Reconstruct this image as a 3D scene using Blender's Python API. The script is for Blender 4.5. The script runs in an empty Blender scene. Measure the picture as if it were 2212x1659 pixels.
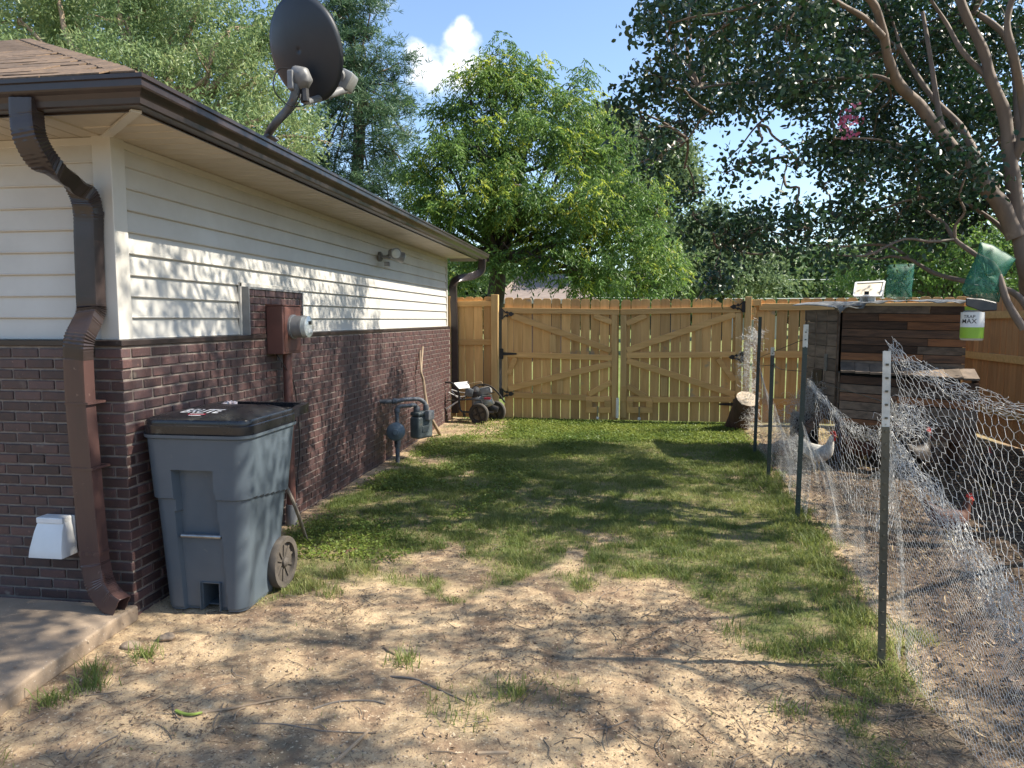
import bpy, math, random
import numpy as np
from mathutils import Vector, Matrix
random.seed(7); RN = np.random.RandomState(11)
SC = bpy.context.scene; COL = SC.collection; R = math.radians

# ------------------------------------------------------------------ camera
F_, CX_, CY_, CZ_ = 1534.0, 1106.0, 829.5, 1.6
YAW = math.atan(218 / math.hypot(F_, 139)); PIT = math.atan(139.5 / F_)
cam = bpy.data.objects.new('camera', bpy.data.cameras.new('camera')); COL.objects.link(cam)
cam.location = (0, 0, CZ_); cam.rotation_euler = (R(90) - PIT, 0, YAW)
cam.data.sensor_width = 36; cam.data.lens = 36 * F_ / 2212; cam.data.clip_end = 3000; cam.data.clip_start = .05
SC.camera = cam
# ------------------------------------------------------------------ sky and sun
SUN_EL, SUN_AZ = R(45), R(4)          # azimuth measured from +X towards +Y
W = bpy.data.worlds.new("World"); SC.world = W; W.use_nodes = True
nt = W.node_tree; nt.nodes.clear()
def N(t, **k):
    n = nt.nodes.new(t)
    for a, b in k.items(): setattr(n, a, b)
    return n
def LK(a, b): nt.links.new(a, b)
sky = N('ShaderNodeTexSky', sky_type='NISHITA'); sky.sun_disc = False
sky.sun_elevation = SUN_EL; sky.sun_rotation = R(90) - SUN_AZ; sky.air_density = 1.0; sky.dust_density = .6; sky.ozone_density = 2.2
tc = N('ShaderNodeTexCoord'); mp = N('ShaderNodeMapping'); LK(tc.outputs['Generated'], mp.inputs[0]); mp.inputs['Scale'].default_value = (1, 1, 1.35)
nz = N('ShaderNodeTexNoise'); nz.inputs['Scale'].default_value = 5.5; nz.inputs['Detail'].default_value = 9; nz.inputs['Roughness'].default_value = .58
LK(mp.outputs[0], nz.inputs[0])
def cloud_spot(d, rad):
    v = N('ShaderNodeVectorMath', operation='DISTANCE'); LK(tc.outputs['Generated'], v.inputs[0]); v.inputs[1].default_value = Vector(d).normalized()
    m = N('ShaderNodeMapRange'); LK(v.outputs['Value'], m.inputs[0]); m.inputs[1].default_value = 0; m.inputs[2].default_value = rad; m.inputs[3].default_value = 1; m.inputs[4].default_value = 0
    return m.outputs[0]
def camray(x, y):
    fw = Vector((-math.sin(YAW) * math.cos(PIT), math.cos(YAW) * math.cos(PIT), -math.sin(PIT)))
    rt = Vector((math.cos(YAW), math.sin(YAW), 0)); up = rt.cross(fw)
    return fw + rt * ((x - CX_) / F_) - up * ((y - CY_) / F_)
CAMP = Vector((0, 0, CZ_))
acc = None
for (x, y, r_, w_) in ((990, 90, .05, 1), (985, 140, .065, 1), (930, 150, .06, 1), (905, 115, .035, .95), (1000, 62, .03, 1), (1480, 340, .05, .8), (570, 255, .07, .8), (1290, -8, .04, .35)):
    s = cloud_spot(camray(x, y), r_)
    k = N('ShaderNodeMath', operation='MULTIPLY'); LK(s, k.inputs[0]); k.inputs[1].default_value = w_
    if acc is None: acc = k.outputs[0]
    else:
        a = N('ShaderNodeMath', operation='MAXIMUM'); LK(acc, a.inputs[0]); LK(k.outputs[0], a.inputs[1]); acc = a.outputs[0]
# scattered fair-weather clouds over the rest of the sky come from the same noise
big = N('ShaderNodeTexNoise'); big.inputs['Scale'].default_value = 2.1; big.inputs['Detail'].default_value = 2; LK(mp.outputs[0], big.inputs[0])
bm_ = N('ShaderNodeMapRange'); LK(big.outputs[0], bm_.inputs[0]); bm_.inputs[1].default_value = .60; bm_.inputs[2].default_value = .78; bm_.inputs[3].default_value = 0; bm_.inputs[4].default_value = .4
a = N('ShaderNodeMath', operation='MAXIMUM'); LK(acc, a.inputs[0]); LK(bm_.outputs[0], a.inputs[1])
n2 = N('ShaderNodeMath', operation='SUBTRACT'); LK(nz.outputs[0], n2.inputs[0]); n2.inputs[1].default_value = .5
n3 = N('ShaderNodeMath', operation='MULTIPLY'); LK(n2.outputs[0], n3.inputs[0]); n3.inputs[1].default_value = 2.4
a2 = N('ShaderNodeMath', operation='ADD'); LK(a.outputs[0], a2.inputs[0]); LK(n3.outputs[0], a2.inputs[1])
cr = N('ShaderNodeMapRange', interpolation_type='SMOOTHSTEP'); LK(a2.outputs[0], cr.inputs[0]); cr.inputs[1].default_value = .34; cr.inputs[2].default_value = .72
mx = N('ShaderNodeMix', data_type='RGBA'); LK(cr.outputs[0], mx.inputs[0])
hs = N('ShaderNodeHueSaturation'); hs.inputs['Saturation'].default_value = 1.0; LK(sky.outputs[0], hs.inputs['Color']); LK(hs.outputs[0], mx.inputs[6])
mx.inputs[7].default_value = (5.4, 5.55, 5.8, 1)
bg = N('ShaderNodeBackground'); bg.inputs[1].default_value = .125; LK(mx.outputs[2], bg.inputs[0])
wo = N('ShaderNodeOutputWorld'); LK(bg.outputs[0], wo.inputs[0])
sd = bpy.data.lights.new('sun', 'SUN'); sd.energy = 4.7; sd.angle = R(.53); sd.color = (1, .925, .80)
sun = bpy.data.objects.new('sun', sd); COL.objects.link(sun)
SDIR = Vector((math.cos(SUN_EL) * math.cos(SUN_AZ), math.cos(SUN_EL) * math.sin(SUN_AZ), math.sin(SUN_EL)))
sun.rotation_euler = SDIR.to_track_quat('Z', 'Y').to_euler(); sun.location = (20, 3, 20)
vs = SC.view_settings; vs.view_transform = 'Standard'; vs.look = 'None'; vs.exposure = 1.12; vs.gamma = 1; vs.use_curve_mapping = False
SC.render.engine = 'CYCLES'; SC.cycles.max_bounces = 7; SC.cycles.diffuse_bounces = 4; SC.cycles.transparent_max_bounces = 12; SC.cycles.use_denoising = True
SC.cycles.sample_clamp_indirect = 6

# ------------------------------------------------------------------ placing helpers (measured points of the place)
def AX(x, y, X): d = camray(x, y); return CAMP + d * (X / d.x)
def AY(x, y, Y): d = camray(x, y); return CAMP + d * (Y / d.y)
def AD(x, y, D): return CAMP + camray(x, y) * D
def GZ(x, y, z=0): d = camray(x, y); return CAMP + d * ((z - CZ_) / d.z)
def crop(x0, y0, s): return lambda x, y: ((x0 + x / s) / 1.38882, (y0 + y / s) / 1.38882)
c1 = crop(0, 100, 2.765); c4 = crop(1100, 700, 2.765); c6 = crop(2200, 850, 2.537); c3 = crop(1900, 0, 1.6587); c2 = crop(0, 1150, 2.212)
c5 = crop(1450, 850, 2.602); c7 = crop(2550, 700, 4.147); c8 = crop(750, 0, 3.6875); cN = crop(2280, 1200, 2.765); cP = crop(1300, 1100, 8.296); cG = crop(1120, 1160, 6.913)

# ------------------------------------------------------------------ mesh helpers
WL = {}
def tag(o, label=None, cat=None, group=None, kind=None):
    if label: o['label'] = label
    if cat: o['category'] = cat
    if group: o['group'] = group
    if kind: o['kind'] = kind
    return o
def root(name, loc, label, cat, group=None):
    o = bpy.data.objects.new(name, None); COL.objects.link(o); o.location = loc; o.empty_display_size = .1; WL[o.name] = Vector(loc)
    return tag(o, label, cat, group)
def link(o, parent=None):
    COL.objects.link(o)
    if parent is not None:
        o.parent = parent
        if parent.name in WL: o.matrix_parent_inverse = Matrix.Translation(-WL[parent.name])
    return o
def npmesh(name, V, F, mat=None, smooth=False):
    V = np.asarray(V, np.float32); F = np.asarray(F, np.int32); n, k = F.shape
    me = bpy.data.meshes.new(name); me.vertices.add(len(V)); me.vertices.foreach_set('co', V.ravel())
    me.loops.add(n * k); me.loops.foreach_set('vertex_index', F.ravel()); me.polygons.add(n)
    me.polygons.foreach_set('loop_start', np.arange(0, n * k, k, dtype=np.int32)); me.polygons.foreach_set('loop_total', np.full(n, k, np.int32))
    if smooth: me.polygons.foreach_set('use_smooth', np.ones(n, bool))
    me.update(calc_edges=True)
    if mat: me.materials.append(mat)
    return me
def npobj(name, V, F, mat, parent=None, smooth=False): return link(bpy.data.objects.new(name, npmesh(name, V, F, mat, smooth)), parent)
class MB:
    def __init__(s): s.v = []; s.f = []
    def add(s, vs_, fs_):
        b = len(s.v); s.v += [tuple(p) for p in vs_]; s.f += [tuple(i + b for i in f) for f in fs_]; return s
    def box(s, c, d, rot=None):
        h = [x / 2 for x in d]; P = []
        for sx in (-1, 1):
            for sy in (-1, 1):
                for sz in (-1, 1):
                    p = Vector((sx * h[0], sy * h[1], sz * h[2]))
                    if rot is not None: p = rot @ p
                    P.append(p + Vector(c))
        return s.add(P, [(0, 1, 3, 2), (4, 6, 7, 5), (0, 4, 5, 1), (2, 3, 7, 6), (0, 2, 6, 4), (1, 5, 7, 3)])
    def bb(s, x0, x1, y0, y1, z0, z1): return s.box(((x0 + x1) / 2, (y0 + y1) / 2, (z0 + z1) / 2), (abs(x1 - x0), abs(y1 - y0), abs(z1 - z0)))
    def prism(s, poly, vec):
        n = len(poly); vec = Vector(vec); P = [Vector(p) for p in poly]
        return s.add(P + [p + vec for p in P], [tuple(range(n - 1, -1, -1)), tuple(range(n, 2 * n))] + [(i, (i + 1) % n, n + (i + 1) % n, n + i) for i in range(n)])
    def beam(s, p, q, h, t, nrm=(0, 1, 0)):
        p = Vector(p); q = Vector(q); d = (q - p).normalized(); nr = Vector(nrm); nr = (nr - d * nr.dot(d)).normalized(); u = nr.cross(d)
        P = [a + u * (h / 2 * i) + nr * (t / 2 * j) for a in (p, q) for (i, j) in ((-1, -1), (1, -1), (1, 1), (-1, 1))]
        return s.add(P, [(0, 1, 2, 3), (7, 6, 5, 4), (0, 4, 5, 1), (1, 5, 6, 2), (2, 6, 7, 3), (3, 7, 4, 0)])
    def tube(s, pts, r, n=8, cap=True):
        pts = [Vector(p) for p in pts]; m = len(pts)
        if not hasattr(r, '__len__'): r = [r] * m
        u = None; rings = []
        for i in range(m):
            d = (pts[min(i + 1, m - 1)] - pts[max(i - 1, 0)])
            d = d.normalized() if d.length > 1e-9 else Vector((0, 0, 1))
            if u is None: u = d.orthogonal().normalized()
            u = u - d * u.dot(d); u = u.normalized() if u.length > 1e-6 else d.orthogonal().normalized()
            w = d.cross(u)
            rings.append([pts[i] + (u * math.cos(a) + w * math.sin(a)) * r[i] for a in (2 * math.pi * k / n for k in range(n))])
        V = [p for rg in rings for p in rg]; Fc = [(i * n + k, i * n + (k + 1) % n, (i + 1) * n + (k + 1) % n, (i + 1) * n + k) for i in range(m - 1) for k in range(n)]
        if cap: Fc += [tuple(range(n - 1, -1, -1)), tuple((m - 1) * n + k for k in range(n))]
        return s.add(V, Fc)
    def sweep(s, pts, prof, ref=(0, 1, 0), scales=None, cap=True):
        pts = [Vector(p) for p in pts]; m = len(pts); n = len(prof); V = []; ref = Vector(ref)
        for i in range(m):
            d = (pts[min(i + 1, m - 1)] - pts[max(i - 1, 0)]).normalized()
            u = ref.cross(d); u = u.normalized() if u.length > 1e-4 else Vector((1, 0, 0)); w = d.cross(u); k = scales[i] if scales else 1
            V += [pts[i] + (u * a + w * b) * k for a, b in prof]
        Fc = [(i * n + k, i * n + (k + 1) % n, (i + 1) * n + (k + 1) % n, (i + 1) * n + k) for i in range(m - 1) for k in range(n)]
        if cap: Fc += [tuple(range(n - 1, -1, -1)), tuple((m - 1) * n + k for k in range(n))]
        return s.add(V, Fc)
    def lathe(s, prof, c, axis=(0, 0, 1), n=20):
        ax = Vector(axis).normalized(); u = ax.orthogonal().normalized(); w = ax.cross(u); c = Vector(c); m = len(prof); V = []
        for r, h in prof: V += [c + ax * h + (u * math.cos(a) + w * math.sin(a)) * r for a in (2 * math.pi * k / n for k in range(n))]
        Fc = [(i * n + k, i * n + (k + 1) % n, (i + 1) * n + (k + 1) % n, (i + 1) * n + k) for i in range(m - 1) for k in range(n)]
        return s.add(V, Fc + [tuple(range(n - 1, -1, -1)), tuple((m - 1) * n + k for k in range(n))])
    def build(s, name, mat, parent=None, smooth=False, bevel=0, seg=1, auto=None):
        me = bpy.data.meshes.new(name); me.from_pydata(s.v, [], s.f)
        import bmesh
        b = bmesh.new(); b.from_mesh(me)
        if bevel: bmesh.ops.bevel(b, geom=[e for e in b.edges if len(e.link_faces) == 2 and e.calc_face_angle(0) > .5], offset=bevel, segments=seg, affect='EDGES', profile=.5)
        bmesh.ops.recalc_face_normals(b, faces=b.faces); b.to_mesh(me); b.free()
        me.materials.append(mat)
        if smooth:
            me.polygons.foreach_set('use_smooth', np.ones(len(me.polygons), bool)); me.set_sharp_from_angle(angle=R(auto or 40))
        return link(bpy.data.objects.new(name, me), parent)
def place(name, me, loc, parent=None, rot=None, scale=None):
    o = bpy.data.objects.new(name, me); link(o, parent); o.location = loc
    if rot: o.rotation_euler = rot
    if scale: o.scale = scale
    return o
def curve(pts, n=8):
    P = [Vector(p) for p in pts]; out = []
    for i in range(len(P) - 1):
        a, b, c, d = P[max(i - 1, 0)], P[i], P[i + 1], P[min(i + 2, len(P) - 1)]
        for k in range(n):
            t = k / n; out.append(.5 * ((2 * b) + (c - a) * t + (2 * a - 5 * b + 4 * c - d) * t * t + (3 * b - a - 3 * c + d) * t ** 3))
    out.append(P[-1]); return out
def text(name, s, size, mat, mtx, parent, ext=.0004, shear=0, ox=0, bold=.0):
    cu = bpy.data.curves.new(name, 'FONT'); cu.body = s; cu.size = size; cu.align_x = 'CENTER'; cu.align_y = 'CENTER'; cu.extrude = ext; cu.shear = shear; cu.offset = bold; cu.resolution_u = 3
    o = bpy.data.objects.new(name, cu); COL.objects.link(o); dg = bpy.context.evaluated_depsgraph_get(); me = bpy.data.meshes.new_from_object(o.evaluated_get(dg))
    bpy.data.objects.remove(o); bpy.data.curves.remove(cu); me.transform(mtx); me.materials.clear(); me.materials.append(mat)
    return link(bpy.data.objects.new(name, me), parent)

# ------------------------------------------------------------------ materials
def newmat(name):
    m = bpy.data.materials.new(name); m.use_nodes = True; m.node_tree.nodes.clear(); return m
def mat(name, col, rough=.7, col2=None, sc=6, lo=.35, hi=.65, stretch=(1, 1, 1), rnd=.0, bump=0, bsc=60, bst=None, metal=0, speck=None, det=5, spec=.5, wear=None, coat=0):
    """colour varied by stretched noise; rnd = value change per object; bump = fine relief; speck = (colour, scale, threshold)"""
    m = newmat(name); t = m.node_tree
    def n(ty, **k):
        x = t.nodes.new(ty)
        for a, b in k.items(): setattr(x, a, b)
        return x
    L = t.links.new; geo = n('ShaderNodeNewGeometry'); obj = n('ShaderNodeObjectInfo')
    mpg = n('ShaderNodeMapping'); L(geo.outputs['Position'], mpg.inputs[0]); mpg.inputs['Scale'].default_value = stretch
    off = n('ShaderNodeVectorMath', operation='SCALE'); off.inputs[0].default_value = (7, 3, 5); L(obj.outputs['Random'], off.inputs['Scale'])
    ad = n('ShaderNodeVectorMath', operation='ADD'); L(mpg.outputs[0], ad.inputs[0])
    if rnd: L(off.outputs[0], ad.inputs[1])
    else: ad.inputs[1].default_value = (0, 0, 0)
    vec = ad.outputs[0]
    nz = n('ShaderNodeTexNoise'); nz.inputs['Scale'].default_value = sc; nz.inputs['Detail'].default_value = det; nz.inputs['Roughness'].default_value = .62; L(vec, nz.inputs[0])
    mr = n('ShaderNodeMapRange'); L(nz.outputs[0], mr.inputs[0]); mr.inputs[1].default_value = lo; mr.inputs[2].default_value = hi
    mx = n('ShaderNodeMix', data_type='RGBA'); L(mr.outputs[0], mx.inputs[0]); mx.inputs[6].default_value = (*col, 1); mx.inputs[7].default_value = (*(col2 or [c * .75 for c in col]), 1)
    out = mx.outputs[2]
    if speck:
        for sk in (speck if isinstance(speck, list) else [speck]):
            n5 = n('ShaderNodeTexNoise'); n5.inputs['Scale'].default_value = sk[1]; n5.inputs['Detail'].default_value = 4; L(geo.outputs['Position'] if len(sk) < 4 else vec, n5.inputs[0])
            r5 = n('ShaderNodeMapRange'); L(n5.outputs[0], r5.inputs[0]); r5.inputs[1].default_value = sk[2]; r5.inputs[2].default_value = sk[2] + .08
            m5 = n('ShaderNodeMix', data_type='RGBA'); L(r5.outputs[0], m5.inputs[0]); L(out, m5.inputs[6]); m5.inputs[7].default_value = (*sk[0], 1); out = m5.outputs[2]
    if rnd:
        r2 = n('ShaderNodeMapRange'); L(obj.outputs['Random'], r2.inputs[0]); r2.inputs[3].default_value = 1 - rnd; r2.inputs[4].default_value = 1 + rnd
        hv = n('ShaderNodeHueSaturation'); L(r2.outputs[0], hv.inputs['Value']); L(out, hv.inputs['Color']); out = hv.outputs[0]
    p = n('ShaderNodeBsdfPrincipled'); L(out, p.inputs['Base Color']); p.inputs['Metallic'].default_value = metal; p.inputs['Specular IOR Level'].default_value = spec
    if coat: p.inputs['Coat Weight'].default_value = coat; p.inputs['Coat Roughness'].default_value = .15
    rr = n('ShaderNodeMapRange'); L(nz.outputs[0], rr.inputs[0]); rr.inputs[3].default_value = max(rough - .1, .05); rr.inputs[4].default_value = min(rough + .1, 1); L(rr.outputs[0], p.inputs['Roughness'])
    if bump:
        m3 = n('ShaderNodeMapping'); L(geo.outputs['Position'], m3.inputs[0]); m3.inputs['Scale'].default_value = bst or stretch
        nb = n('ShaderNodeTexNoise'); nb.inputs['Scale'].default_value = bsc; nb.inputs['Detail'].default_value = 4; L(m3.outputs[0], nb.inputs[0])
        b = n('ShaderNodeBump'); b.inputs['Distance'].default_value = bump; b.inputs['Strength'].default_value = .8; L(nb.outputs[0], b.inputs['Height']); L(b.outputs[0], p.inputs['Normal'])
    o = n('ShaderNodeOutputMaterial'); L(p.outputs[0], o.inputs[0]); return m
def leafmat(name, ca, cb, trans=.35, cc=None, rough=.45, spec=.4, tcol=None):
    m = newmat(name); t = m.node_tree; L = t.links.new
    def n(ty, **k):
        x = t.nodes.new(ty)
        for a, b in k.items(): setattr(x, a, b)
        return x
    geo = n('ShaderNodeNewGeometry'); nz = n('ShaderNodeTexNoise'); nz.inputs['Scale'].default_value = .9; nz.inputs['Detail'].default_value = 3; L(geo.outputs['Position'], nz.inputs[0])
    mr = n('ShaderNodeMapRange'); L(nz.outputs[0], mr.inputs[0]); mr.inputs[1].default_value = .35; mr.inputs[2].default_value = .65
    av = n('ShaderNodeMath', operation='MULTIPLY_ADD'); L(geo.outputs['Random Per Island'], av.inputs[0]); av.inputs[1].default_value = .55
    hm = n('ShaderNodeMath', operation='MULTIPLY'); L(mr.outputs[0], hm.inputs[0]); hm.inputs[1].default_value = .45; L(hm.outputs[0], av.inputs[2])
    rp = n('ShaderNodeValToRGB'); L(av.outputs[0], rp.inputs[0]); e = rp.color_ramp.elements; e[0].color = (*ca, 1); e[0].position = .1; e[1].color = (*(cc or cb), 1); e[1].position = .95
    if cc: x = e.new(.6); x.color = (*cb, 1)
    p = n('ShaderNodeBsdfPrincipled'); L(rp.outputs[0], p.inputs['Base Color']); p.inputs['Roughness'].default_value = rough; p.inputs['Specular IOR Level'].default_value = spec
    tr = n('ShaderNodeBsdfTranslucent'); gm = n('ShaderNodeHueSaturation'); L(rp.outputs[0], gm.inputs['Color']); gm.inputs['Value'].default_value = 1.6; gm.inputs['Hue'].default_value = .485; L(gm.outputs[0], tr.inputs[0])
    mx = n('ShaderNodeMixShader'); mx.inputs[0].default_value = trans; L(p.outputs[0], mx.inputs[1]); L(tr.outputs[0], mx.inputs[2])
    o = n('ShaderNodeOutputMaterial'); L(mx.outputs[0], o.inputs[0]); return m
M = {}
M['brick'] = mat('brick_paint', (.088, .046, .042), .5, (.056, .036, .036), sc=9, rnd=.36, bump=.0018, bsc=90, speck=[((.17, .10, .08), 60, .64), ((.20, .165, .13), 5, .69)])
M['mortar'] = mat('mortar', (.235, .20, .17), .95, (.14, .115, .10), sc=14, bump=.003, bsc=70)
M['siding'] = mat('vinyl_siding', (.56, .54, .49), .42, (.49, .47, .425), sc=2.2, bump=.0006, bsc=30, bst=(1, .15, 1), speck=((.52, .48, .40), 7, .72), spec=.4)
M['trim'] = mat('vinyl_trim', (.58, .555, .50), .4, (.52, .495, .44), sc=3)
M['soffit'] = mat('vinyl_soffit', (.50, .44, .35), .5, (.44, .385, .30), sc=3, rnd=.04)
M['brown'] = mat('brown_gutter', (.030, .023, .022), .32, (.045, .032, .029), sc=5, speck=((.10, .08, .07), 26, .69), spec=.5)
M['brown_spout'] = mat('brown_spout', (.088, .048, .042), .33, (.062, .036, .033), sc=7, stretch=(1, 1, .2), speck=((.19, .13, .11), 30, .68), spec=.55)
M['shingle'] = mat('brown_shingle', (.19, .125, .075), .95, (.09, .062, .042), sc=30, rnd=.25, bump=.002, bsc=200)
M['shingle_far'] = mat('grey_shingle', (.27, .215, .18), .95, (.19, .15, .125), sc=3.2, stretch=(1, 1, 9), bump=.002, bsc=40)
M['pine_board'] = mat('pine_boards', (.68, .41, .16), .62, (.52, .29, .095), sc=9, lo=.32, hi=.7, stretch=(2.2, 2.2, .16), rnd=.26, bump=.0012, bsc=40, bst=(3, 3, .2), speck=[((.20, .105, .045), 9, .70, 1), ((.34, .26, .17), 4, .66)])
M['pine_rail'] = mat('pine_rails', (.66, .40, .155), .62, (.50, .28, .09), sc=9, lo=.32, hi=.7, stretch=(.16, 2.2, 2.6), rnd=.18, bump=.0012, bsc=40, bst=(.2, 3, 3), speck=[((.17, .09, .04), 8, .74, 1)])
M['pine_post'] = mat('pine_posts', (.60, .39, .165), .68, (.46, .28, .105), sc=9, stretch=(2.2, 2.2, .16), rnd=.1, bump=.0012, bsc=40, bst=(3, 3, .2))
M['cedar_board'] = mat('side_fence_boards', (.56, .29, .12), .65, (.42, .20, .075), sc=9, lo=.32, hi=.7, stretch=(2.2, 2.2, .16), rnd=.16, bump=.0012, bsc=40, bst=(3, 3, .2), speck=[((.16, .075, .035), 9, .75, 1)])
M['old_plank'] = mat('weathered_planks', (.18, .10, .058), .85, (.07, .045, .032), sc=8, stretch=(.2, 1, 2.5), rnd=.5, bump=.003, bsc=40, bst=(.3, 1, 3))
M['warm_plank'] = mat('reddish_planks', (.31, .135, .055), .8, (.16, .075, .038), sc=8, stretch=(.2, 1, 2.5), rnd=.3, bump=.003, bsc=40, bst=(.3, 1, 3))
M['grey_plank'] = mat('grey_planks', (.22, .165, .12), .85, (.11, .085, .062), sc=8, stretch=(1, .3, 2), rnd=.3, bump=.003, bsc=40)
M['bin_grey'] = mat('bin_grey_plastic', (.092, .116, .138), .38, (.076, .097, .116), sc=3, bump=.0004, bsc=300, speck=((.16, .17, .17), 18, .70), spec=.5)
M['bin_black'] = mat('bin_black_plastic', (.011, .012, .016), .28, (.017, .017, .019), sc=6, speck=((.07, .065, .055), 9, .66), spec=.6)
M['rubber'] = mat('black_rubber', (.022, .021, .020), .8, (.04, .036, .03), sc=12)
M['wheel'] = mat('dusty_wheel', (.06, .052, .045), .75, (.11, .092, .072), sc=10)
M['black'] = mat('black_metal', (.012, .012, .013), .45, (.022, .02, .02), sc=20, spec=.5)
M['steel'] = mat('dull_steel', (.42, .42, .41), .35, (.30, .30, .30), sc=20, metal=.85)
M['galv'] = mat('galvanised_wire', (.64, .64, .62), .45, (.48, .47, .44), sc=30, metal=.2)
M['meter_brown'] = mat('painted_brown_steel', (.16, .070, .055), .42, (.12, .055, .045), sc=6, speck=((.24, .13, .10), 24, .7))
M['meter_grey'] = mat('meter_grey', (.26, .265, .26), .4, (.19, .19, .19), sc=9)
M['meter_face'] = mat('meter_face', (.62, .66, .64), .15, (.5, .54, .52), sc=14, coat=.8)
M['gas'] = mat('gas_meter_paint', (.115, .135, .135), .5, (.075, .09, .085), sc=9, bump=.001, bsc=60, speck=((.18, .15, .11), 24, .66))
M['gas_blue'] = mat('regulator_paint', (.15, .19, .21), .5, (.10, .13, .145), sc=9, bump=.001, bsc=60)
M['pipe'] = mat('grey_pipe', (.125, .14, .155), .5, (.08, .085, .09), sc=12, speck=((.16, .10, .07), 20, .66))
M['dish'] = mat('dish_grey', (.030, .037, .048), .45, (.024, .030, .040), sc=3, spec=.4)
M['dish_light'] = mat('dish_hardware', (.20, .20, .20), .5, (.14, .14, .14), sc=8)
M['white'] = mat('white_plastic', (.80, .80, .78), .35, (.72, .72, .70), sc=5, spec=.5)
M['concrete'] = mat('concrete', (.33, .25, .175), .9, (.24, .18, .125), sc=3.5, bump=.0015, bsc=120, speck=[((.24, .19, .14), 9, .66), ((.5, .43, .35), 80, .64)])
M['tpost'] = mat('green_post_paint', (.028, .060, .048), .5, (.055, .055, .045), sc=12, stretch=(1, 1, .3), speck=((.12, .085, .06), 25, .68))
M['tpost_olive'] = mat('olive_post_paint', (.13, .115, .075), .55, (.085, .075, .05), sc=12, stretch=(1, 1, .3), speck=((.15, .12, .09), 25, .68))
M['tip'] = mat('white_tip_paint', (.70, .68, .60), .6, (.52, .50, .43), sc=18, speck=((.3, .27, .2), 30, .66))
M['bark'] = mat('smooth_crape_bark', (.21, .155, .115), .75, (.13, .10, .08), sc=5, stretch=(2, 2, .35), bump=.004, bsc=14, bst=(1, 1, .3), speck=[((.30, .24, .175), 6, .64), ((.12, .13, .09), 9, .68)])
M['bark_dark'] = mat('dark_bark', (.085, .065, .05), .9, (.045, .036, .03), sc=9, stretch=(1, 1, .3), bump=.012, bsc=12, bst=(1, 1, .3))
M['bark_pine'] = mat('pine_bark', (.20, .125, .085), .9, (.09, .06, .045), sc=7, stretch=(1, 1, .3), bump=.012, bsc=10)
M['stick'] = mat('bare_stick', (.34, .255, .17), .8, (.22, .16, .105), sc=12, stretch=(1, 1, .3), bump=.002, bsc=40)
M['greystick'] = mat('grey_stick', (.20, .17, .14), .8, (.13, .11, .09), sc=12, bump=.002, bsc=40)
M['log_bark'] = mat('log_bark', (.10, .055, .035), .9, (.05, .03, .022), sc=9, stretch=(1, 1, .3), bump=.01, bsc=18)
M['log_cut'] = mat('sawn_end', (.55, .46, .35), .8, (.40, .32, .23), sc=14)
M['leaf_crape'] = leafmat('crape_leaves', (.012, .036, .018), (.022, .058, .024), .16, (.045, .095, .03), .38, .5)
M['leaf_pecan'] = leafmat('pecan_leaves', (.05, .11, .03), (.10, .185, .042), .40, (.19, .29, .065), .42)
M['leaf_yellow'] = leafmat('sunlit_young_leaves', (.22, .31, .045), (.31, .38, .055), .45, (.42, .40, .07), .45)  # yellower pecan leaf: sunlit look of the new sprays painted into the colour
M['leaf_oak'] = leafmat('oak_leaves', (.10, .165, .065), (.19, .27, .11), .40, (.34, .39, .18), .4)
M['leaf_pine'] = leafmat('pine_needles', (.034, .078, .046), (.07, .135, .07), .22, (.13, .20, .09), .5)
M['leaf_far'] = leafmat('far_leaves', (.045, .09, .034), (.085, .145, .05), .32, (.15, .21, .08), .5)
M['leaf_pale'] = leafmat('pale_far_leaves', (.075, .125, .06), (.13, .19, .085), .32, (.20, .26, .12), .5)
M['grass'] = leafmat('grass_blades', (.09, .13, .034), (.17, .22, .055), .38, (.36, .35, .14), .5, .3)
M['clover'] = leafmat('clover_leaves', (.07, .125, .026), (.15, .20, .038), .34, (.26, .30, .07), .5, .3)
M['dry'] = mat('dry_litter', (.27, .19, .125), .9, (.17, .12, .08), sc=20)
M['straw'] = mat('straw', (.45, .35, .20), .8, (.30, .22, .13), sc=20)
M['pod'] = mat('green_pod', (.26, .34, .06), .5, (.20, .27, .05), sc=20)
M['red'] = mat('red_comb', (.45, .035, .03), .55, (.32, .025, .02), sc=30)
M['hen_white'] = mat('white_feathers', (.62, .58, .50), .8, (.38, .36, .33), sc=14, lo=.45, hi=.6, bump=.006, bsc=45)
M['hen_black'] = mat('black_feathers', (.016, .014, .014), .6, (.04, .028, .02), sc=20, bump=.006, bsc=45)
M['hen_speck'] = mat('speckled_feathers', (.035, .03, .028), .7, (.34, .28, .22), sc=40, lo=.52, hi=.6, bump=.006, bsc=45)
M['hen_red'] = mat('brown_feathers', (.14, .045, .02), .7, (.06, .025, .015), sc=20, bump=.006, bsc=45)
M['yellow'] = mat('horn_yellow', (.45, .32, .12), .5)
M['panel'] = mat('panel_back', (.70, .60, .45), .5, (.62, .52, .38), sc=4)
M['netting'] = None
M['lime'] = mat('lime_label', (.30, .50, .04), .5, (.25, .44, .04), sc=6)
M['label_white'] = mat('white_label', (.75, .76, .74), .5, (.70, .71, .69), sc=6)
M['ink'] = mat('black_print', (.02, .02, .02), .5)
M['redink'] = mat('red_print', (.45, .03, .06), .5)
M['whiteink'] = mat('white_print', (.80, .80, .80), .5)
M['orange_brick'] = mat('far_brick', (.30, .17, .12), .9, (.22, .12, .09), sc=6)
M['glass_dark'] = mat('window_glass', (.03, .035, .04), .08, spec=.8)
M['tin'] = mat('bent_sheet_metal', (.24, .24, .225), .7, (.11, .11, .10), sc=7, metal=.15, bump=.004, bsc=12, speck=((.25, .16, .1), 9, .68))
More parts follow.
